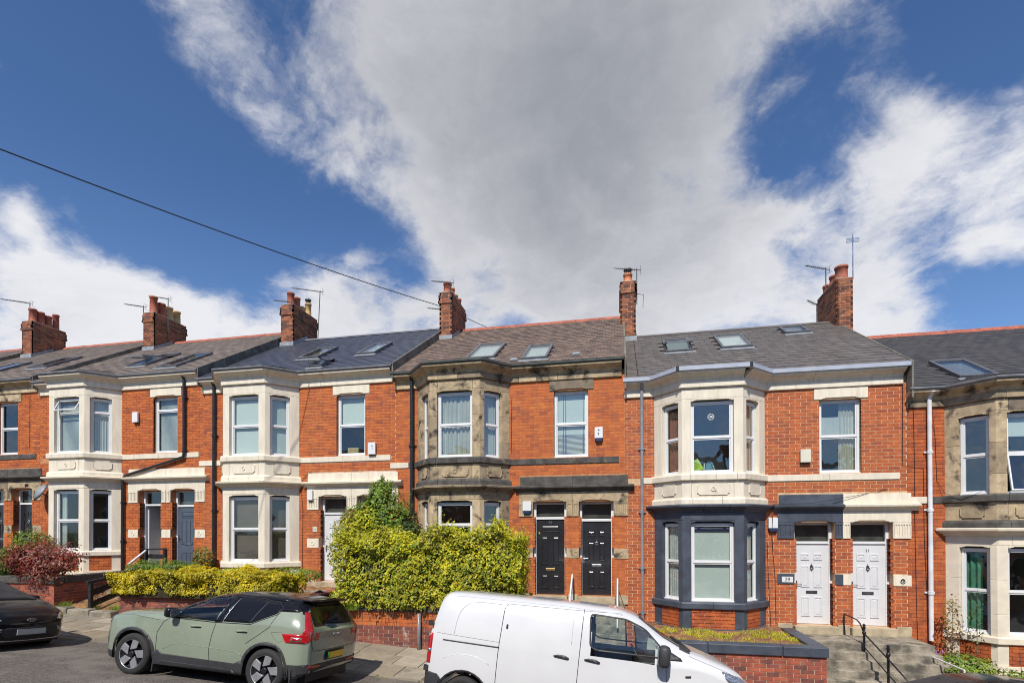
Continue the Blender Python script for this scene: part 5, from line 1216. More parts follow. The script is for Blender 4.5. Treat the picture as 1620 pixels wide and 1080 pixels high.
# grass tufts on the soil bed and in the joints of the kerb
def tufts(name, spots, matn, parent=None, h=.07, n=26, spread=.12, **props):
    V = []
    for (x, y, z) in spots:
        for i in range(n):
            a = rs.rand()*6.28; r = rs.rand()**.5*spread; px, py = x+r*math.cos(a), y+r*math.sin(a)*.7; hh = h*rs.uniform(.4, 1.2); w = .005+.004*rs.rand(); lx, ly = rs.normal()*hh*.5, rs.normal()*hh*.5
            V += [(px-w, py, z-.01), (px+w, py, z-.01), (px+lx+w*.3, py+ly, z+hh), (px+lx-w*.3, py+ly, z+hh)]
    V = np.array(V); return leaves(name, V, np.arange(len(V)).reshape(-1, 4), matn, parent, **props)
sp = []
for i in range(260):
    x, y = random.uniform(4.7, 8.0), random.uniform(-2.35, -.8)
    if noise.noise(Vector((x*1.6, y*2.4, 2))) > -.02: sp.append((x, y, -.69+.01*(y+2.4)))
tufts('grass', sp, 'leaf_yellow', h=.06, n=18, kind='stuff')
sp = [(random.uniform(-9.3, -7.6), KY-.05+random.uniform(-.05, .02), 0) for i in range(26)]+[(random.uniform(-1.6, 1.2), KY-.05, 0) for i in range(14)]+[(random.uniform(-11.4, -9.6), -2.6+random.uniform(-.1, .5), .0) for i in range(26)]+[(random.uniform(-9.6, -9.38), random.uniform(-2.9, -2.3), 0) for i in range(10)]
sp = [(x, y, gz(x, y)+(.0 if y < -2.7 else .05)) for x, y, z in sp]
tufts('kerb_weeds', sp, 'leaf_yellow', h=.05, n=26, spread=.10, kind='stuff')
tufts('path_weeds', [(-11.25, -2.75, gx(-11.2)+.02), (-11.2, -2.7, gx(-11.2)+.05), (-10.5, -2.5, gx(-10.5)+.1), (-9.6, -2.6, gx(-9.5)+.05), (-9.75, -2.5, gx(-9.5)+.05), (-2.45, -2.85, -.1), (-2.3, -2.85, -.1)], 'leaf_green', h=.22, n=90, spread=.13, kind='stuff')
# ------------------------------------------------------------------ vehicles
def clipgrid(poly, res):
    bm = bmesh.new(); bm.faces.new([bm.verts.new((a, b, 0)) for a, b in poly]); bmesh.ops.triangulate(bm, faces=bm.faces[:])
    xs = [p[0] for p in poly]; ys = [p[1] for p in poly]
    for ax, lo, hi in ((0, min(xs), max(xs)), (1, min(ys), max(ys))):
        v = lo+res
        while v < hi-1e-4:
            co = [0, 0, 0]; no = [0, 0, 0]; co[ax] = v; no[ax] = 1
            bmesh.ops.bisect_plane(bm, geom=bm.verts[:]+bm.edges[:]+bm.faces[:], plane_co=co, plane_no=no); v += res
    return bm
DIRS = {'L': lambda a, b: (Vector((a, 3, b)), Vector((0, -1, 0))), 'R': lambda a, b: (Vector((a, -3, b)), Vector((0, 1, 0))), 'F': lambda a, b: (Vector((4, a, b)), Vector((-1, 0, 0))),
        'B': lambda a, b: (Vector((-4, a, b)), Vector((1, 0, 0))), 'T': lambda a, b: (Vector((a, b, 4)), Vector((0, 0, -1)))}
def project(bvh, poly, view, eps, res=.06, rim=.012):
    bm = clipgrid(poly, res); bad = []
    for v in bm.verts:
        o, d = DIRS[view](v.co.x, v.co.y); h = bvh.ray_cast(o, d)
        if h[0] is None:
            n_ = bvh.find_nearest(o+d*2.2); v.co = n_[0]+n_[1]*eps; continue
        nn = h[1] if h[1].dot(d) < 0 else -h[1]; v.co = h[0]+nn*eps
    bm.normal_update(); o, d = DIRS[view](0, 0)
    if sum((f.normal.dot(d) for f in bm.faces)) > 0: bmesh.ops.reverse_faces(bm, faces=bm.faces[:])
    be = [e for e in bm.edges if len(e.link_faces) == 1]
    if rim:
        r = bmesh.ops.extrude_edge_only(bm, edges=be); 
        for v in [g for g in r['geom'] if isinstance(g, bmesh.types.BMVert)]: v.co += d*rim
    return bm
def overlay(name, bvh, poly, view, eps, mt, parent, res=.06, rim=.012, smooth=True, **props):
    bm = project(bvh, poly, view, eps, res, rim); me = bpy.data.meshes.new(name); bm.to_mesh(me); bm.free(); me.materials.append(MATS[mt])
    if smooth: me.polygons.foreach_set('use_smooth', [True]*len(me.polygons))
    return link(name, me, parent, **props)
def shrink(poly, k):
    A = sum(poly[i-1][0]*poly[i][1]-poly[i][0]*poly[i-1][1] for i in range(len(poly))); sg = 1 if A > 0 else -1; out = []; N_ = len(poly)
    for i in range(N_):
        p, a, b = Vector(poly[i]), Vector(poly[i-1]), Vector(poly[(i+1) % N_]); u, v = (p-a), (b-p)
        if u.length < 1e-6: u = v
        if v.length < 1e-6: v = u
        u.normalize(); v.normalize(); n1, n2 = Vector((-u.y, u.x))*sg, Vector((-v.y, v.x))*sg; d = 1+n1.dot(n2)
        out.append(tuple(p+(n1+n2)*(k/max(d, .6))))
    return out
def inside(p, poly):
    c = False; n = len(poly)
    for i in range(n):
        a, b = poly[i], poly[i-1]
        if (a[1] > p[1]) != (b[1] > p[1]) and p[0] < (b[0]-a[0])*(p[1]-a[1])/(b[1]-a[1]+1e-12)+a[0]: c = not c
    return c
def ring_poly(poly, k):
    """outline band of width k as one polygon with a slit"""
    inn = shrink(poly, k); return list(poly)+[poly[0], inn[0]]+list(reversed(inn[1:]))+[inn[0]]
def roundp(poly, r=.03, n=3):
    out = []; N_ = len(poly)
    for i in range(N_):
        p, a, b = Vector(poly[i]), Vector(poly[i-1]), Vector(poly[(i+1) % N_]); da, db = (a-p), (b-p); rr = min(r, da.length*.4, db.length*.4); A = p+da.normalized()*rr; B = p+db.normalized()*rr
        for k in range(n+1): t = k/n; out.append(tuple(A*(1-t)**2+p*2*t*(1-t)+B*t*t))
    return out
def vehicle_body(sp, matfn):
    S = sp['st']; ar = np.array(S, float); order = ar[:, 0].argsort()[::-1]; ar = ar[order]
    xs = []; dx = .035; x = ar[0, 0]
    while x > ar[-1, 0]: xs.append(x); x -= dx
    xs.append(ar[-1, 0]); xs = np.array(xs)
    def col(k):
        y = np.interp(-xs, -ar[:, 0], ar[:, k]); w = sp.get('sm', 2)
        yp = np.pad(y, w, mode='edge'); return sum(yp[i:i+len(y)] for i in range(2*w+1))/(2*w+1)
    XT, Wd, ZB, ZBe, ZT, WR = [col(k) for k in range(1, 7)]; XT[0], XT[-1] = ar[0, 1], ar[-1, 1]
    K1, K2 = 12, 22; rings = []
    for i, x in enumerate(xs):
        zb = ZB[i]
        for xw in sp['wx']:
            if abs(x-xw) < sp['ra']: zb = max(zb, sp['rw']+math.sqrt(sp['ra']**2-(x-xw)**2))
        R = []
        for j in range(K1):
            q = j/K1; z = zb+(ZBe[i]-zb)*q; qq = (z-ZB[i])/(ZBe[i]-ZB[i])
            y = Wd[i]*(.945+.055*math.sin(min(1, qq*1.5)*PI/2)) * (1-.012*max(0, qq-.7)/.3)
            R.append((x, y, z))
        for j in range(K2+1):
            th = PI/2*j/K2; n = sp['n']; c, s = max(0, math.cos(th))**(2/n), math.sin(th)**(2/n)
            z = ZBe[i]+(ZT[i]-ZBe[i])*s; y = c*(Wd[i]*.988+(WR[i]-Wd[i])*s)
            zz = z + .0
            R.append((x+(XT[i]-x)*s, y, zz))
        full = [(a, -b, c) for a, b, c in R]+[(a, b, c) for a, b, c in reversed(R[:-1])]
        rings.append(full)
    v = [p for r in rings for p in r]; m = len(rings[0]); f = []
    for i in range(len(rings)-1):
        for j in range(m-1): f.append((i*m+j, (i+1)*m+j, (i+1)*m+j+1, i*m+j+1))
    # rounded ends
    for end, sgn in ((0, 1), (len(rings)-1, -1)):
        base = rings[end]; zc = sum(p[2] for p in base)/m*.5+.5*(base[0][2]+base[m//2][2])/2; prev = [end*m+j for j in range(m)]
        for k in range(1, 9):
            s = 1-(k/8)**1.0*.999; b = len(v); bul = sp['bul'][0 if sgn > 0 else 1]
            for p in base: v.append((p[0]+sgn*bul*(1-s*s), p[1]*s, zc+(p[2]-zc)*s))
            cur = [b+j for j in range(m)]
            for j in range(m-1): f.append((prev[j], prev[j+1], cur[j+1], cur[j]) if sgn > 0 else (prev[j], cur[j], cur[j+1], prev[j+1]))
            f.append((prev[m-1], prev[0], cur[0], cur[m-1]) if sgn > 0 else (prev[m-1], cur[m-1], cur[0], prev[0])); prev = cur
    me = bpy.data.meshes.new('body'); me.from_pydata(v, [], f); bm = bmesh.new(); bm.from_mesh(me); bmesh.ops.remove_doubles(bm, verts=bm.verts, dist=.0005); bmesh.ops.recalc_face_normals(bm, faces=bm.faces); bm.normal_update()
    bvh = BVHTree.FromBMesh(bm)
    kill = []
    for fc in bm.faces:
        c = fc.calc_center_median()
        for (poly, view) in sp['cuts']:
            p2 = {'L': (c.x, c.z), 'R': (c.x, c.z), 'F': (c.y, c.z), 'B': (c.y, c.z)}[view]; nv = DIRS[view](0, 0)[1]
            if fc.normal.dot(nv) < -.1 and inside(p2, shrink(poly, .02)): kill.append(fc); break
    bmesh.ops.delete(bm, geom=kill, context='FACES')
    mi = sp['mats']
    for fc in bm.faces: fc.material_index = matfn(fc.calc_center_median(), fc.normal); fc.smooth = True
    bm.to_mesh(me); bm.free()
    for q in mi: me.materials.append(MATS[q])
    return me, bvh
def polyline(name, bvh, pts, view, mt, parent, r=.0055, eps=.0, step=.05):
    P = []
    for a, b in zip(pts[:-1], pts[1:]):
        n = max(1, int((Vector(b)-Vector(a)).length/step))
        for k in range(n+(1 if b == pts[-1] else 0)):
            t = k/n; o, d = DIRS[view](a[0]+(b[0]-a[0])*t, a[1]+(b[1]-a[1])*t); h = bvh.ray_cast(o, d)
            if h[0] is not None: P.append(h[0]-d*eps)
    m = MB(); m.tube(P, r, 5); return part(name, m, mt, parent, smooth=True)
def wheel(parent, x, y, r, w, kind, side):
    """side +1: outer face towards +y"""
    m = MB(); s = side
    prof = [(r*.70, -w/2), (r*.78, -w/2-.006), (r*.92, -w/2-.004), (r*.985, -w*.38), (r, -w*.25), (r, w*.25), (r*.985, w*.38), (r*.92, w/2+.004), (r*.78, w/2+.006), (r*.70, w/2)]
    m.lathe(prof, (0, 0, 0), 48, 'y'); wo = part('wheel', m, 'tyre', parent, (x, y, r), smooth=True)
    m = MB()
    for q in (-.18, -.06, .06, .18): m.lathe([(r+.0012, w*q-.004), (r+.0012, w*q+.004)], (0, 0, 0), 48, 'y')
    part('tread_groove', m, 'ink', wo, kind='stuff')
    R = r*.715
    if kind == 'blade':
        m = MB(); m.lathe([(R*.99, -s*w*.3), (R, s*w*.44), (R*.97, s*w*.47), (R*.93, s*w*.44), (R*.92, s*w*.25), (0, s*w*.22)], (0, 0, 0), 40, 'y'); part('rim', m, 'rim_black', wo, smooth=True)
        m = MB(); m.lathe([(R*1.0, s*w*.445), (R*.985, s*w*.475), (R*.95, s*w*.475), (R*.94, s*w*.44)], (0, 0, 0), 40, 'y'); part('rim_edge', m, 'rim_silver', wo, smooth=True)
        for k in range(5):
            a = 2*PI*k/5+.35; m = MB(); ca, sa = math.cos(a), math.sin(a)
            q = [(R*.26, -.045), (R*.93, -.02), (R*.93, .115), (R*.42, .085)]
            P = [(u*ca-v*sa, s*w*.47, u*sa+v*ca) for u, v in q]; Q = [(p[0], s*w*.36, p[2]) for p in P]; b = 0
            m.v += P+Q
            for fc in ((0, 1, 2, 3), (7, 6, 5, 4), (0, 4, 5, 1), (1, 5, 6, 2), (2, 6, 7, 3), (3, 7, 4, 0)): m.face(fc)
            part('spoke', m, 'rim_silver', wo, bevel=.004)
        m = MB(); m.lathe([(.05, s*w*.3), (.05, s*w*.5), (.035, s*w*.52), (0, s*w*.52)], (0, 0, 0), 16, 'y'); part('hub', m, 'rim_black', wo, smooth=True)
    else:
        m = MB(); m.lathe([(R*.99, -s*w*.3), (R, s*w*.46), (R*.96, s*w*.48), (R*.86, s*w*.36), (R*.7, s*w*.30), (R*.55, s*w*.40), (R*.2, s*w*.44), (0, s*w*.44)], (0, 0, 0), 40, 'y'); part('rim', m, 'rim_silver' if kind == 'steel' else 'rim_black', wo, smooth=True)
        for k in range(8 if kind == 'steel' else 5):
            a = 2*PI*k/(8 if kind == 'steel' else 5); m = MB(); m.tube([(R*.62*math.cos(a), s*w*.30, R*.62*math.sin(a)), (R*.62*math.cos(a), s*w*.40, R*.62*math.sin(a))], .018, 8); part('bolt', m, 'ink', wo)
    return wo
def vehicle(name, label, cx, cy, rz, sp, matfn, drop=0):
    T = thing(name, label, sp['cat'], (cx, cy, 0), group=None)
    c, s = math.cos(rz), math.sin(rz); hx, hy = sp['wb']/2, .8
    A, B = gz(cx+hx, cy), gz(cx-hx, cy); n_, f_ = gz(cx, cy-hy), gz(cx, cy+hy)
    ex = Vector((2*hx, 0, A-B)).normalized(); ey = Vector((0, 2*hy, f_-n_)).normalized(); ez = ex.cross(ey).normalized(); ey = ez.cross(ex)
    M = Matrix((ex, ey, ez)).transposed().to_4x4() @ Matrix.Rotation(rz, 4, 'Z')
    T.rotation_euler = M.to_euler(); T.location = (cx, cy, (A+B+n_+f_)/4-drop)
    me, bvh = vehicle_body(sp, matfn); link('body', me, T)
    for xw in sp['wx']:
        for sd_ in (-1, 1):
            wheel(T, xw, sd_*(sp['track']), sp['rw'], sp['ww'], sp['rim'], sd_)
            m = MB(); n = 20; ra = sp['ra']+.004; y0, y1 = sd_*.5, sd_*(sp['st'][len(sp['st'])//2][2]-.03)
            for k in range(n+1):
                a = PI*k/n-.25*(1-2*k/n)*1; m.v += [(xw+ra*math.cos(a), y0, sp['rw']+ra*math.sin(a)), (xw+ra*math.cos(a), y1, sp['rw']+ra*math.sin(a))]
            for k in range(n): m.face((2*k, 2*k+1, 2*k+3, 2*k+2))
            part('arch_liner', m, 'ink', T, fixn=False)
    m = MB(); m.box(sp['wx'][1]-.55, sp['wx'][0]+.5, -.58, .58, .17, .34); part('underbody', m, 'ink', T)
    return T, bvh
def seats(T, xs, z, mt='seat_dark', h=.62):
    for x in xs:
        for y in (-.36, .36):
            m = MB(); m.box(-.25, .25, -.24, .24, -.10, .10); st = part('seat', m, mt, T, (x, y, z), bevel=.05)
            m = MB(); m.xz([(-.32, .0), (-.18, .0), (-.30, h), (-.42, h)], -.23, .23); part('seat_back', m, mt, st, bevel=.05)
            m = MB(); m.box(-.46, -.36, -.13, .13, h-.02, h+.20); part('headrest', m, mt, st, bevel=.04)
def steering(T, x, y, z, tilt=.5):
    m = MB(); pts = [(0+.19*math.sin(a*PI/8)*math.sin(tilt)*-1, .19*math.cos(a*PI/8), .19*math.sin(a*PI/8)*math.cos(tilt)) for a in range(17)]; m.tube(pts, .016, 6, False); m.tube([(0, -.18, 0), (0, .18, 0)], .014, 6); m.tube([(0, 0, 0), (.25, 0, -.12)], .03, 6)
    part('steering_wheel', m, 'plastic_dark', T, (x, y, z), smooth=True)
def mirror(T, x, y, z, sgn, mt, s=1.0, h=.17):
    m = MB(); m.box(-.07*s, .07*s, -.11*s, .11*s, -h*.5*s, h*.5*s); o = part('door_mirror', m, mt, T, (x, y, z), bevel=.05*s, smooth=True)
    m = MB(); m.box(-.075*s, -.068*s, -.09*s, .09*s, -h*.38*s, h*.38*s); part('mirror_glass', m, 'lamp_chrome', o); m = MB(); m.tube([(0, 0, -.03), (.0, -sgn*.16, -.07)], .025, 8); part('mirror_arm', m, 'car_trim', o)

# ---- white van (front towards +x)
VW = roundp([(.03, 1.82), (.56, 1.80), (.84, 1.69), (1.12, 1.42), (1.12, 1.30), (.14, 1.30), (.06, 1.36)], .07)
VWS = roundp([(-.76, 1.37), (.76, 1.37), (.66, 1.83), (-.66, 1.83)], .06)
sp = dict(cat='van', st=[(2.22, 2.16, .72, .30, .86, 1.00, .60), (2.15, 2.10, .84, .26, .95, 1.10, .70), (1.98, 1.94, .915, .24, 1.05, 1.20, .76), (1.70, 1.68, .945, .24, 1.12, 1.29, .80), (1.42, 1.42, .955, .24, 1.18, 1.39, .82), (1.15, 1.15, .96, .24, 1.20, 1.58, .82), (.72, .72, .96, .24, 1.22, 1.86, .83),
        (.45, .45, .96, .24, 1.22, 1.93, .84), (-.3, -.3, .96, .24, 1.22, 1.95, .845), (-1.9, -1.9, .96, .24, 1.22, 1.93, .845), (-2.20, -2.16, .955, .26, 1.22, 1.92, .845), (-2.34, -2.24, .935, .32, 1.2, 1.90, .83), (-2.40, -2.27, .89, .36, 1.2, 1.86, .79)],
        wx=(1.35, -1.78), rw=.335, ra=.405, n=7, bul=(.03, .02), cuts=[(VW, 'L'), (VW, 'R'), (VWS, 'F')], mats=['car_white', 'car_trim'], wb=3.1, track=.83, ww=.22, rim='steel')
T, bv = vehicle('van', 'white panel van with sliding side door parked in front of the tall hedge', 3.43, -5.97, 0, sp, lambda c, n: 1 if c.z < .28 else 0)
for sd_ in 'LR':
    g = overlay('side_window', bv, VW, sd_, .002, 'glass_car', T); overlay('window_seal', bv, ring_poly(VW, .022), sd_, .005, 'car_trim', g, rim=.006)
    overlay('quarter_trim', bv, [(1.10, 1.29), (1.34, 1.26), (1.32, 1.30), (1.10, 1.46)], sd_, .007, 'car_trim', T)
    polyline('shut_line', bv, [(-.06, 1.86), (-.08, .5), (-.02, .32)], sd_, 'ink', T); polyline('shut_line', bv, [(-1.22, 1.82), (-1.26, 1.74), (-1.28, 1.1), (-1.28, .5), (-1.22, .30)], sd_, 'ink', T)
    polyline('shut_line', bv, [(-1.22, 1.82), (-.2, 1.84), (.5, 1.86)], sd_, 'ink', T, r=.003); polyline('shut_line', bv, [(1.15, 1.28), (1.17, .9), (1.15, .7)], sd_, 'ink', T, r=.003)
    polyline('door_rail', bv, [(-2.16, 1.175), (-1.27, 1.165)], sd_, 'car_trim', T, r=.011); polyline('shut_line', bv, [(-2.28, 1.27), (-1.28, 1.24)], sd_, 'ink', T, r=.0025)
    polyline('panel_crease', bv, [(-2.0, 1.28), (-1.98, 1.50), (-1.95, 1.62), (-1.89, 1.71), (-1.80, 1.77), (-1.65, 1.80), (-1.32, 1.80)], sd_, 'gutter_grey', T, r=.006); polyline('panel_crease', bv, [(-1.22, 1.78), (-.35, 1.80), (-.2, 1.74), (-.2, 1.34)], sd_, 'gutter_grey', T, r=.003)
    polyline('panel_crease', bv, [(-2.12, .90), (-2.02, .955), (-1.90, .985), (-1.76, .995), (-1.62, .985), (-1.50, .95), (-1.40, .89)], sd_, 'car_white', T, r=.010, eps=-.006)
    for hx_ in (-.33, .12):
        overlay('door_handle', bv, roundp([(hx_-.10, 1.145), (hx_+.10, 1.125), (hx_+.12, 1.145), (hx_+.05, 1.175), (hx_-.05, 1.178), (hx_-.12, 1.16)], .015), sd_, .022, 'car_trim', T, rim=.03)
    overlay('lock', bv, roundp([(-1.20, 1.45), (-1.17, 1.45), (-1.17, 1.52), (-1.20, 1.52)], .012), sd_, .006, 'ink', T)
    overlay('side_repeater', bv, roundp([(1.38, 1.04), (1.45, 1.04), (1.45, 1.07), (1.38, 1.07)], .012), sd_, .008, 'car_trim', T)
    hl = overlay('headlight', bv, roundp([(1.70, 1.19), (1.80, 1.22), (2.05, 1.13), (2.20, 1.0), (2.21, .92), (2.10, .93), (1.86, 1.0), (1.74, 1.10)], .04), sd_, .004, 'car_trim', T, res=.04)
    overlay('lens', bv, roundp([(1.80, 1.15), (2.04, 1.08), (2.17, .98), (2.10, .95), (1.88, 1.03)], .03), sd_, .012, 'lamp_chrome', hl, res=.04)
    overlay('tail_light', bv, roundp([(-2.40, 1.25), (-2.335, 1.25), (-2.335, .80), (-2.40, .80)], .01), sd_, .008, 'lamp_red', T, res=.04); overlay('lamp_divider', bv, [(-2.395, 1.02), (-2.335, 1.02), (-2.335, .97), (-2.395, .97)], sd_, .014, 'lamp_chrome', T)
    overlay('rear_bumper', bv, roundp([(-1.80+.0-.41, .34), (-2.18, .50), (-2.14, .60), (-2.20, .66), (-2.50, .68), (-2.50, .30), (-2.21, .30)], .02), sd_, .016, 'car_trim', T, res=.05); overlay('front_bumper', bv, [(1.78, .30), (1.80, .52), (2.25, .56), (2.25, .30)], sd_, .01, 'car_trim', T)
    overlay('rub_strip', bv, roundp([(-1.2, .42), (1.0, .42), (1.0, .50), (-1.2, .50)], .02), sd_, .012, 'car_trim', T)
    m = MB(); 
    a_ = [(-1.78+(.405+q)*math.cos(t*PI/14+.05), .335+(.405+q)*math.sin(t*PI/14+.05)) for q in (0, .03) for t in (range(14) if q == 0 else range(13, -1, -1))]
    overlay('wheel_arch_trim', bv, a_, sd_, .006, 'ink', T, res=.1)
overlay('windscreen', bv, VWS, 'F', .002, 'glass_car', T); overlay('windscreen_seal', bv, ring_poly(VWS, .04), 'F', .005, 'car_trim', T, rim=.006)
overlay('rear_bumper', bv, [(-.93, .36), (.93, .36), (.93, .67), (-.93, .67)], 'B', .014, 'car_trim', T)
overlay('grille', bv, roundp([(-.55, .62), (.55, .62), (.62, .86), (-.62, .86)], .03), 'F', .006, 'car_trim', T)
overlay('cowl', bv, [(1.30, -.80), (1.43, -.80), (1.47, 0), (1.43, .80), (1.30, .80), (1.36, 0)], 'T', .006, 'car_trim', T)
polyline('shut_line', bv, [(1.42, -.84), (1.6, -.86), (1.95, -.84), (2.1, -.74), (2.16, 0), (2.1, .74), (1.95, .84), (1.6, .86), (1.42, .84)], 'T', 'ink', T, r=.003)
for y in (-.86, .86): polyline('roof_gutter', bv, [(-2.05, y*.90), (.5, y*.90)], 'T', 'gutter_grey', T, r=.006)
for y in (-.90, .90):
    for z in (.72, 1.4): m = MB(); m.box(-2.43, -2.36, y-.03, y+.03, z-.04, z+.04); part('door_hinge', m, 'ink', T)
m = MB(); m.box(-.12, -.08, -.82, .82, .4, 1.8); part('bulkhead', m, 'car_trim', T); m = MB(); m.box(.75, 1.35, -.80, .80, .9, 1.22); part('dashboard', m, 'plastic_dark', T, bevel=.08)
m = MB(); m.box(-.1, 1.2, -.85, .85, .40, .46); part('cab_floor', m, 'ink', T)
seats(T, (.35,), .78, h=.6); steering(T, .78, -.40, 1.24, .6)
for s_ in (-1, 1): mirror(T, 1.10, s_*1.10, 1.36, s_, 'car_trim', 1.15, .26)
m = MB(); m.tube([(.55, .3, 1.9), (.42, .3, 2.2)], .006, 5); part('aerial', m, 'ink', T)
m = MB(); m.tube([(1.42, -.5, 1.40), (1.32, .1, 1.49)], .012, 5); m.tube([(1.42, .2, 1.42), (1.32, .7, 1.47)], .012, 5); part('wiper', m, 'ink', T)

for o in T.children_recursive:
    if o.type != 'MESH' or o.name.startswith(('wheel.', 'wheel_arch', 'seat', 'head', 'arch')): continue
    if o.parent is T and abs(o.location.x) > .9 : o.location.x = 1.1+(o.location.x-1.1)*1.12 if o.location.x > 1.1 else o.location.x
    elif abs(o.location.x) < .01 and o.matrix_basis.translation.length < .01:
        for v in o.data.vertices:
            if v.co.x > 1.1:
                if v.co.z > .6: v.co.z += .08*min(1, (v.co.x-1.1)/.5)
                v.co.x = 1.1+(v.co.x-1.1)*1.13
# ---- sage green car with a black roof (front towards +x, turned round in the street)
SW1 = roundp([(.62, 1.10), (.50, 1.22), (.04, 1.47), (-.30, 1.535), (-.42, 1.535), (-.28, 1.10)], .05)
SW2 = roundp([(-.40, 1.11), (-.50, 1.54), (-.95, 1.54), (-1.30, 1.50), (-1.40, 1.42), (-1.38, 1.34), (-.96, 1.13)], .05)
SWS = roundp([(-.70, 1.18), (.70, 1.18), (.56, 1.55), (-.56, 1.55)], .07)
SRW = roundp([(-.64, 1.14), (.64, 1.14), (.56, 1.50), (-.56, 1.50)], .06)
sp = dict(cat='car', st=[(2.10, 2.06, .74, .30, .88, .98, .62), (2.00, 1.97, .84, .26, .96, 1.06, .70), (1.75, 1.74, .90, .24, 1.02, 1.115, .75), (1.4, 1.4, .925, .24, 1.05, 1.15, .78), (1.0, 1.0, .93, .24, 1.07, 1.18, .79), (.78, .78, .932, .24, 1.08, 1.21, .78), (.45, .45, .932, .24, 1.09, 1.38, .72), (.05, .05, .932, .24, 1.10, 1.555, .68),
        (-.35, -.35, .932, .24, 1.10, 1.63, .67), (-.9, -.9, .932, .24, 1.12, 1.655, .67), (-1.4, -1.4, .93, .24, 1.15, 1.64, .66), (-1.80, -1.72, .92, .26, 1.15, 1.61, .64), (-2.05, -1.82, .895, .30, 1.12, 1.585, .62), (-2.20, -1.86, .84, .34, 1.08, 1.565, .60), (-2.26, -1.88, .77, .38, 1.05, 1.55, .57)],
        wx=(1.33, -1.31), rw=.362, ra=.42, n=4.6, bul=(.05, .04), cuts=[(SW1, 'L'), (SW1, 'R'), (SWS, 'F')], mats=['car_green', 'car_black', 'car_trim'], wb=2.66, track=.80, ww=.235, rim='blade')
BL_POLY = [(.80, 1.12), (.72, 1.20), (.3, 1.45), (-.1, 1.58), (-.9, 1.66), (-1.7, 1.63), (-1.9, 1.60), (-1.9, 1.45), (-1.80, 1.395), (-1.42, 1.39), (-1.38, 1.32), (-.96, 1.10), (.30, 1.075)]
def smat(c, n):
    if c.z > 1.18 and n.z > .66 and c.x < .72 and c.x > -1.98: return 1
    if c.z > 1.42 and c.x > -1.98: return 1
    if c.z < .36: return 2
    return 0
T, bv = vehicle('parked_car', 'sage green family car with black roof and yellow rear plate', -3.02, -6.0, PI, sp, smat, .03)
for sd_ in 'LR':
    overlay('roof_pillar_panel', bv, [(p[0], p[1]) for p in [(-.27, 1.09), (-.42, 1.56), (-.50, 1.56), (-.41, 1.09)]], sd_, .004, 'car_black', T)
    overlay('roof_pillar_panel', bv, [(-1.36, 1.37), (-1.84, 1.38), (-1.94, 1.47), (-1.9, 1.60), (-1.35, 1.60)], sd_, .003, 'car_black', T, rim=.004)
    overlay('roof_pillar_panel', bv, [(.80, 1.10), (.74, 1.21), (.3, 1.46), (-.1, 1.60), (-1.5, 1.65), (-1.5, 1.54), (-.3, 1.535), (.04, 1.47), (.50, 1.22), (.60, 1.10)], sd_, .0035, 'car_black', T, rim=.004)
    overlay('side_window', bv, SW1, sd_, .003, 'glass_car', T); overlay('side_window', bv, SW2, sd_, .005, 'car_black', T)
    polyline('window_divider', bv, [(-.93, 1.13), (-1.10, 1.53)], sd_, 'car_trim', T, r=.009, eps=.004)
    polyline('window_trim', bv, [(.62, 1.085), (-.28, 1.085), (-.96, 1.115), (-1.39, 1.325), (-1.42, 1.43), (-1.31, 1.515), (-.95, 1.555), (-.45, 1.555)], sd_, 'ink', T, r=.007, eps=.003); polyline('window_trim', bv, [(-.52, 1.53), (-.42, 1.11)], sd_, 'rim_silver', T, r=.005, eps=.004)
    polyline('shut_line', bv, [(.60, 1.09), (.74, 1.0), (.84, .8), (.84, .45)], sd_, 'ink', T); polyline('shut_line', bv, [(-.30, 1.08), (-.26, .9), (-.22, .6), (-.26, .28)], sd_, 'ink', T)
    polyline('shut_line', bv, [(-1.39, 1.33), (-1.32, 1.10), (-1.10, .92), (-.92, .78)], sd_, 'ink', T); polyline('shut_line', bv, [(.84, 1.02), (1.4, 1.06), (1.95, 1.0)], sd_, 'ink', T, r=.003)
    polyline('fuel_flap', bv, [(-1.36, 1.02), (-1.42, .93), (-1.52, .86), (-1.62, .88), (-1.66, .95), (-1.62, 1.03), (-1.36, 1.02)], sd_, 'car_trim', T, r=.0025)
    for hx_ in (.08, -.82):
        overlay('door_handle', bv, roundp([(hx_-.11, .975), (hx_+.11, .965), (hx_+.10, .995), (hx_-.09, 1.0)], .012), sd_, .020, 'car_green', T, rim=.03); overlay('handle_recess', bv, roundp([(hx_-.10, .950), (hx_+.10, .945), (hx_+.10, .975), (hx_-.10, .980)], .012), sd_, .002, 'car_trim', T)
    for xw in (1.33, -1.33):
        a_ = [(xw+(.418+q)*math.cos(t*PI/16-.10), .362+(.418+q)*math.sin(t*PI/16-.10)) for q in (0, .065) for t in (range(18) if q == 0 else range(17, -1, -1))]
        overlay('wheel_arch_trim', bv, a_, sd_, .010, 'car_trim', T, res=.08)
    overlay('sill_trim', bv, [(.93, .24), (.93, .42), (.80, .50), (.70, .44), (-.72, .42), (-.84, .48), (-.93, .40), (-.93, .24)], sd_, .010, 'car_trim', T); overlay('sill_step', bv, [(.80, .25), (.74, .33), (-.70, .32), (-.80, .25)], sd_, .026, 'plastic_dark', T)
    overlay('bumper_trim', bv, [(-1.68, .26), (-1.74, .50), (-2.10, .51), (-2.30, .52), (-2.30, .36)], sd_, .007, 'car_trim', T)
    polyline('door_crease', bv, [(.70, .52), (.50, .62), (.35, .65), (-.75, .62), (-.88, .55), (-.92, .48)], sd_, 'car_green', T, r=.010, eps=-.005)
    tl = overlay('tail_light', bv, [(-1.60, 1.01), (-1.72, .87), (-2.20, .87), (-2.28, .92), (-2.28, 1.10), (-2.18, 1.03)], sd_, .010, 'lamp_red', T, res=.04)
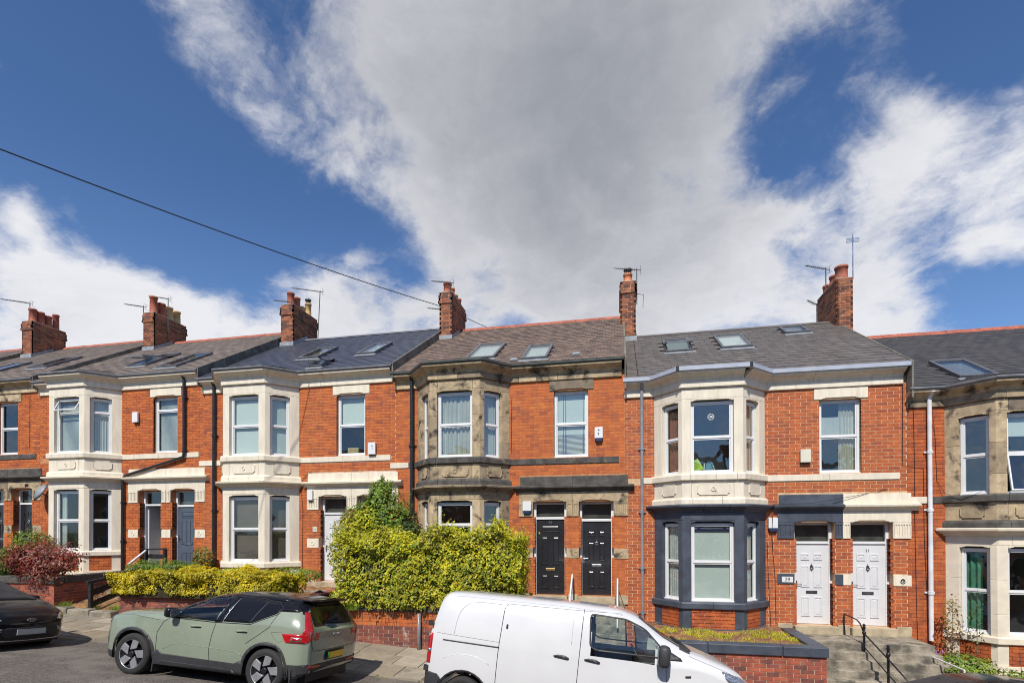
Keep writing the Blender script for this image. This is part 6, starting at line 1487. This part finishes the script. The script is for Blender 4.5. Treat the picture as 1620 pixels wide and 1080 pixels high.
    overlay('lamp_strip', bv, [(-1.86, .90), (-2.10, .90), (-2.11, .97), (-1.86, .97)], sd_, .016, 'lamp_chrome', tl, res=.04); overlay('lamp_strip', bv, [(-1.89, .915), (-2.09, .915), (-2.09, .955), (-1.89, .955)], sd_, .021, 'lamp_red', tl, res=.04)
    overlay('headlight', bv, roundp([(1.90, 1.01), (2.06, .97), (2.10, .86), (1.98, .86)], .03), sd_, .006, 'lamp_chrome', T)
    m = MB(); m.box(-.01, .01, -.10, .10, -.17, .17)
    for xw in (1.33, -1.33): mf = part('mud_flap', m, 'car_trim', T, (xw-.45, (.80 if sd_ == 'L' else -.80), .28))
overlay('windscreen', bv, SWS, 'F', .003, 'glass_car', T); overlay('rear_window', bv, SRW, 'B', .006, 'car_black', T)
m = MB(); m.xy([(-1.72, -.62), (-1.72, .62), (-2.02, .60), (-2.10, .45), (-2.13, 0), (-2.10, -.45), (-2.02, -.60)], 1.565, 1.60); part('spoiler', m, 'car_black', T, bevel=.015)
pl = overlay('plate_recess', bv, roundp([(-.32, .53), (.32, .53), (.32, .71), (-.32, .71)], .03), 'B', .004, 'car_trim', T, res=.04)
m = MB(); m.box(-2.355, -2.33, -.26, .26, .56, .67); part('number_plate', m, 'plate_yellow', T, rot=(0, 0, 0)); m = MB(); m.box(-2.358, -2.328, .225, .262, .559, .671); part('plate_band', m, 'plate_green', T)
overlay('bumper_trim', bv, [(-.80, .36), (.80, .36), (.82, .50), (-.82, .50)], 'B', .008, 'car_trim', T)
for s_ in (-1, 1): overlay('tail_light_edge', bv, [(s_*.86, .88), (s_*.86, 1.06), (s_*.78, 1.22), (s_*.69, 1.385), (s_*.60, 1.385), (s_*.66, 1.20), (s_*.71, 1.04), (s_*.71, .92)], 'B', .009, 'lamp_red', T, res=.04)
for s_ in (-1, 1): overlay('reflector', bv, roundp([(s_*.45, .44), (s_*.76, .44), (s_*.76, .49), (s_*.40, .475)], .01), 'B', .016, 'lamp_red', T)
polyline('shut_line', bv, [(-.74, 1.05), (-.74, .85), (-.66, .73), (0, .72), (.66, .73), (.74, .85), (.74, 1.05)], 'B', 'ink', T); text('badge', 'VOLVO', .085, 'rim_silver', T, (-2.318, 0, .93), rot=(PI/2, 0, -PI/2), depth=.004)
text('badge', 'XC40', .05, 'rim_silver', T, (-2.262, .57, .82), rot=(PI/2, 0, -PI/2), depth=.004)
m = MB(); m.xz([(-.09, 0), (.09, 0), (-.02, .055), (-.09, .03)], -.015, .015); part('roof_fin', m, 'car_black', T, (-1.62, 0, 1.65))
m = MB(); m.box(.35, .85, -.75, .75, .85, 1.10); part('dashboard', m, 'plastic_dark', T, bevel=.08); m = MB(); m.box(-1.9, .7, -.8, .8, .38, .44); part('cabin_floor', m, 'ink', T)
seats(T, (-.05, -.95), .68, h=.6); steering(T, .36, -.36, 1.08, .5)
for s_ in (-1, 1): mirror(T, .52, s_*1.02, 1.16, s_, 'car_black')
polyline('wiper', bv, [(.1, 1.16), (-.35, 1.17)], 'B', 'ink', T, r=.008, eps=.02)

for o in T.children:
    if o.name.startswith(('wheel', 'mud_flap', 'arch', 'seat', 'steering', 'underbody')) and not o.name.startswith('wheel_arch'): continue
    for ob in [o]+list(o.children):
        if ob.type == 'MESH' and abs(ob.location.x) < .01:
            if not ob.get('_w'):
                for v in ob.data.vertices:
                    if v.co.z > .6 and abs(v.co.y) > 0: v.co.z = .6+(v.co.z-.6)*.95
                    if v.co.x > 1.6: v.co.x = 1.6+(v.co.x-1.6)*.88
                    if v.co.x < -1.5: v.co.x = -1.5+(v.co.x+1.5)*.66
                ob['_w'] = 1
        elif ob.location.x < -1.5: ob.location.x = -1.5+(ob.location.x+1.5)*.66
for o in T.children_recursive:
    if '_w' in o: del o['_w']
# ---- small black hatchbacks at either end
def hatch(label, cx, cy, rz, front=True, hscale=1.0, drop=0):
    k = hscale
    HW = roundp([(.80, .93*k), (.15, 1.33*k), (-.35, 1.39*k), (-.40, .97*k)], .05); HW2 = roundp([(-.48, .98*k), (-.44, 1.39*k), (-1.1, 1.36*k), (-1.45, 1.22*k), (-1.40, 1.10*k)], .05)
    WS = roundp([(-.66, 1.0*k), (.66, 1.0*k), (.54, 1.38*k), (-.54, 1.38*k)], .07)
    sp = dict(cat='car', st=[(1.93, 1.90, .56, .22, .60, .72, .50), (1.86, 1.82, .70, .19, .68, .80, .60), (1.68, 1.66, .79, .18, .76, .885, .68), (1.4, 1.4, .84, .18, .83, .97, .72), (1.15, 1.15, .86, .18, .89, 1.03, .74), (.98, .98, .862, .18, .91, 1.08, .72), (.5, .5, .862, .18, .93, 1.27, .66), (.15, .15, .862, .18, .95, 1.42, .62), (-.2, -.2, .862, .18, .97, 1.48, .62), (-.9, -.9, .86, .18, 1.0, 1.475, .61), (-1.4, -1.35, .84, .2, 1.03, 1.42, .58), (-1.75, -1.52, .80, .26, 1.02, 1.38, .55), (-1.93, -1.6, .72, .32, .98, 1.34, .5)],
              wx=(1.24, -1.25), rw=.30, ra=.35, n=4.2, bul=(.07, .04), cuts=[(HW, 'L'), (HW, 'R'), (WS, 'F'), (HW2, 'L'), (HW2, 'R')], mats=['car_black', 'car_trim'], wb=2.49, track=.74, ww=.195, rim='steel')
    sp['st'] = [tuple(v*(k if i in (4, 5) else 1) for i, v in enumerate(q)) for q in sp['st']]
    T, bv = vehicle('parked_car', label, cx, cy, rz, sp, lambda c, n: 1 if c.z < .22 else 0, drop)
    for sd_ in 'LR':
        for P in (HW, HW2): g = overlay('side_window', bv, P, sd_, .003, 'glass_car', T); overlay('window_seal', bv, ring_poly(P, .03), sd_, .005, 'car_trim', g, rim=.006)
        polyline('shut_line', bv, [(.80, .90), (.85, .6), (.8, .3)], sd_, 'ink', T); polyline('shut_line', bv, [(-.42, .96), (-.42, .3)], sd_, 'ink', T)
        overlay('door_handle', bv, roundp([(-.30, .86), (-.12, .85), (-.12, .88), (-.30, .89)], .01), sd_, .02, 'car_black', T)
        overlay('headlight', bv, roundp([(1.30, .90), (1.62, .82), (1.84, .66), (1.80, .60), (1.60, .66)], .03), sd_, .006, 'lamp_chrome', T, res=.04)
    WG = overlay('windscreen', bv, WS, 'F', .003, 'glass_car', T); overlay('windscreen_seal', bv, ring_poly(WS, .035), 'F', .005, 'car_trim', WG, rim=.006)
    overlay('grille', bv, roundp([(-.44, .33), (.44, .33), (.54, .47), (.42, .52), (-.42, .52), (-.54, .47)], .03), 'F', .006, 'ink', T, res=.04)
    gb = overlay('upper_grille', bv, roundp([(-.36, .575), (.36, .575), (.38, .60), (-.38, .60)], .01), 'F', .005, 'ink', T, res=.04)
    polyline('bumper_trim', bv, [(-.74, .30), (-.5, .265), (0, .255), (.5, .265), (.74, .30)], 'F', 'rim_silver', T, r=.010, eps=.004)
    for s_ in (-1, 1):
        polyline('grille_trim', bv, [(s_*.50, .50), (s_*.74, .35)], 'F', 'rim_silver', T, r=.012, eps=.006); overlay('headlight', bv, roundp([(s_*.50, .66), (s_*.66, .60), (s_*.74, .66), (s_*.74, .76), (s_*.64, .76)], .02), 'F', .007, 'lamp_chrome', T, res=.03)
    for s_ in (-1, 1): overlay('grille_trim', bv, [(s_*.54, .46), (s_*.74, .34), (s_*.72, .33), (s_*.50, .45)], 'F', .012, 'rim_silver', T, res=.04); overlay('fog_recess', bv, roundp([(s_*.60, .28), (s_*.72, .28), (s_*.72, .38), (s_*.62, .38)], .02), 'F', .006, 'lamp_chrome', T, res=.04)
    o, d = DIRS['F'](0, .655); h = bv.ray_cast(o, d)[0]; m = MB()
    m.xz([(.085*math.cos(t*PI/12), .034*math.sin(t*PI/12)) for t in range(24)], -.012, .0); bd = part('badge', m, 'rim_silver', T, (h.x+.004, 0, .655), rz=PI/2); m = MB(); m.xz([(.074*math.cos(t*PI/12), .027*math.sin(t*PI/12)) for t in range(24)], -.015, -.011); part('badge_oval', m, 'plastic_blue', bd); text('badge_letters', 'Ford', .045, 'rim_silver', bd, (0, -.015, -.014), depth=.002)
    o, d = DIRS['F'](0, .42); h = bv.ray_cast(o, d)[0]; m = MB(); m.box(0, .012, -.26, .26, -.055, .055); part('number_plate', m, 'plate_grey', T, (h.x+.006, 0, .43))
    polyline('shut_line', bv, [(1.05, -.74), (1.5, -.66), (1.8, -.45), (1.86, 0), (1.8, .45), (1.5, .66), (1.05, .74)], 'T', 'ink', T, r=.003)
    m = MB(); m.tube([(.92, -.45, 1.06), (.80, .1, 1.14)], .01, 5); part('wiper', m, 'ink', T); m = MB(); m.box(.4, .9, -.7, .7, .72, .93); part('dashboard', m, 'plastic_dark', T, bevel=.06)
    m = MB(); m.box(-1.7, .8, -.74, .74, .30, .36); part('cabin_floor', m, 'ink', T); seats(T, (-.1, -.95), .55, h=.55); steering(T, .38, -.34, .92, .5)
    for s_ in (-1, 1): mirror(T, .66, s_*.93, .98*k, s_, 'car_black', .85, .15)
    return T
hatch('black hatchback with a blank grey number plate at the left edge of the street', -9.62, -6.15, 0, drop=.07)
hatch('dark car at the bottom right corner, only its roof and windscreen in view', 9.0, -5.75, PI, hscale=1.06)
# ------------------------------------------------------------------ overhead wire and the terrace across the street
def lerp(a, b, t): return a+(b-a)*t
p0, p1, p2 = on_y(0, 236, -7), on_y(693, 483, 4.5), on_y(780, 522, 10)
T = thing('overhead_wire', 'thin black wire crossing the sky from the left edge to behind a chimney', 'wire', p0)
pts = [Vector(p0)+(Vector(p0)-Vector(p1))*.5+Vector((0, 0, .12))]
for k in range(25):
    t = k/24; q = lerp(Vector(p0), Vector(p1), t); q.z -= .32*4*t*(1-t)*.35; pts.append(q)
pts += [Vector(p2), Vector(p2)+(Vector(p2)-Vector(p1))*3]
m = MB(); m.tube([q-Vector(p0) for q in pts], .013, 6); part('wire', m, 'cable', T, smooth=True)
# houses on the camera's side of the street, seen only in glass and paint
T2 = []
for i in range(6):
    x0 = -24+i*9.0; zz = .55-i*.62
    H = thing('opposite_house', ['brick house across the street mirrored in the windows, %s' % w for w in ('far left', 'left', 'near left', 'near right', 'right', 'far right')][i], 'house', (x0, -24.2, zz), group='houses on the near side of the street')
    m = MB(); m.box(0, 8.97, -7, 0, -3, 5.9); part('wall', m, 'brick_plain', H); m = MB(); m.xz([(0, 5.9), (0, 5.9)], 0, 1) if False else None
    m = MB(); m.v += [(-.02, .3, 5.85), (8.99, .3, 5.85), (8.99, -3.5, 8.4), (-.02, -3.5, 8.4), (-.02, -7.3, 5.85), (8.99, -7.3, 5.85), (-.02, .3, 5.7), (8.99, .3, 5.7)]
    for f in ((0, 1, 2, 3), (3, 2, 5, 4), (6, 7, 1, 0)): m.face(f)
    part('roof', m, 'slate_plain', H); m = MB(); m.box(8.5, 9.1, -4.3, -2.7, 6.5, 9.6); part('chimney', m, 'brick_plain', H)
    for (x, z, w, h) in ((1.2, .9, 1.8, 1.7), (1.3, 3.5, 1.6, 1.6), (6.4, 3.5, 1.0, 1.5), (4.2, -.1, 1.0, 2.3), (6.4, .9, 1.3, 1.6)):
        m = MB(); m.box(x, x+w, .0, .06, z, z+h); f = part('window', m, 'upvc_white', H); m = MB(); m.box(x+.08, x+w-.08, .05, .07, z+.08, z+h-.08); part('pane', m, 'car_black', f)
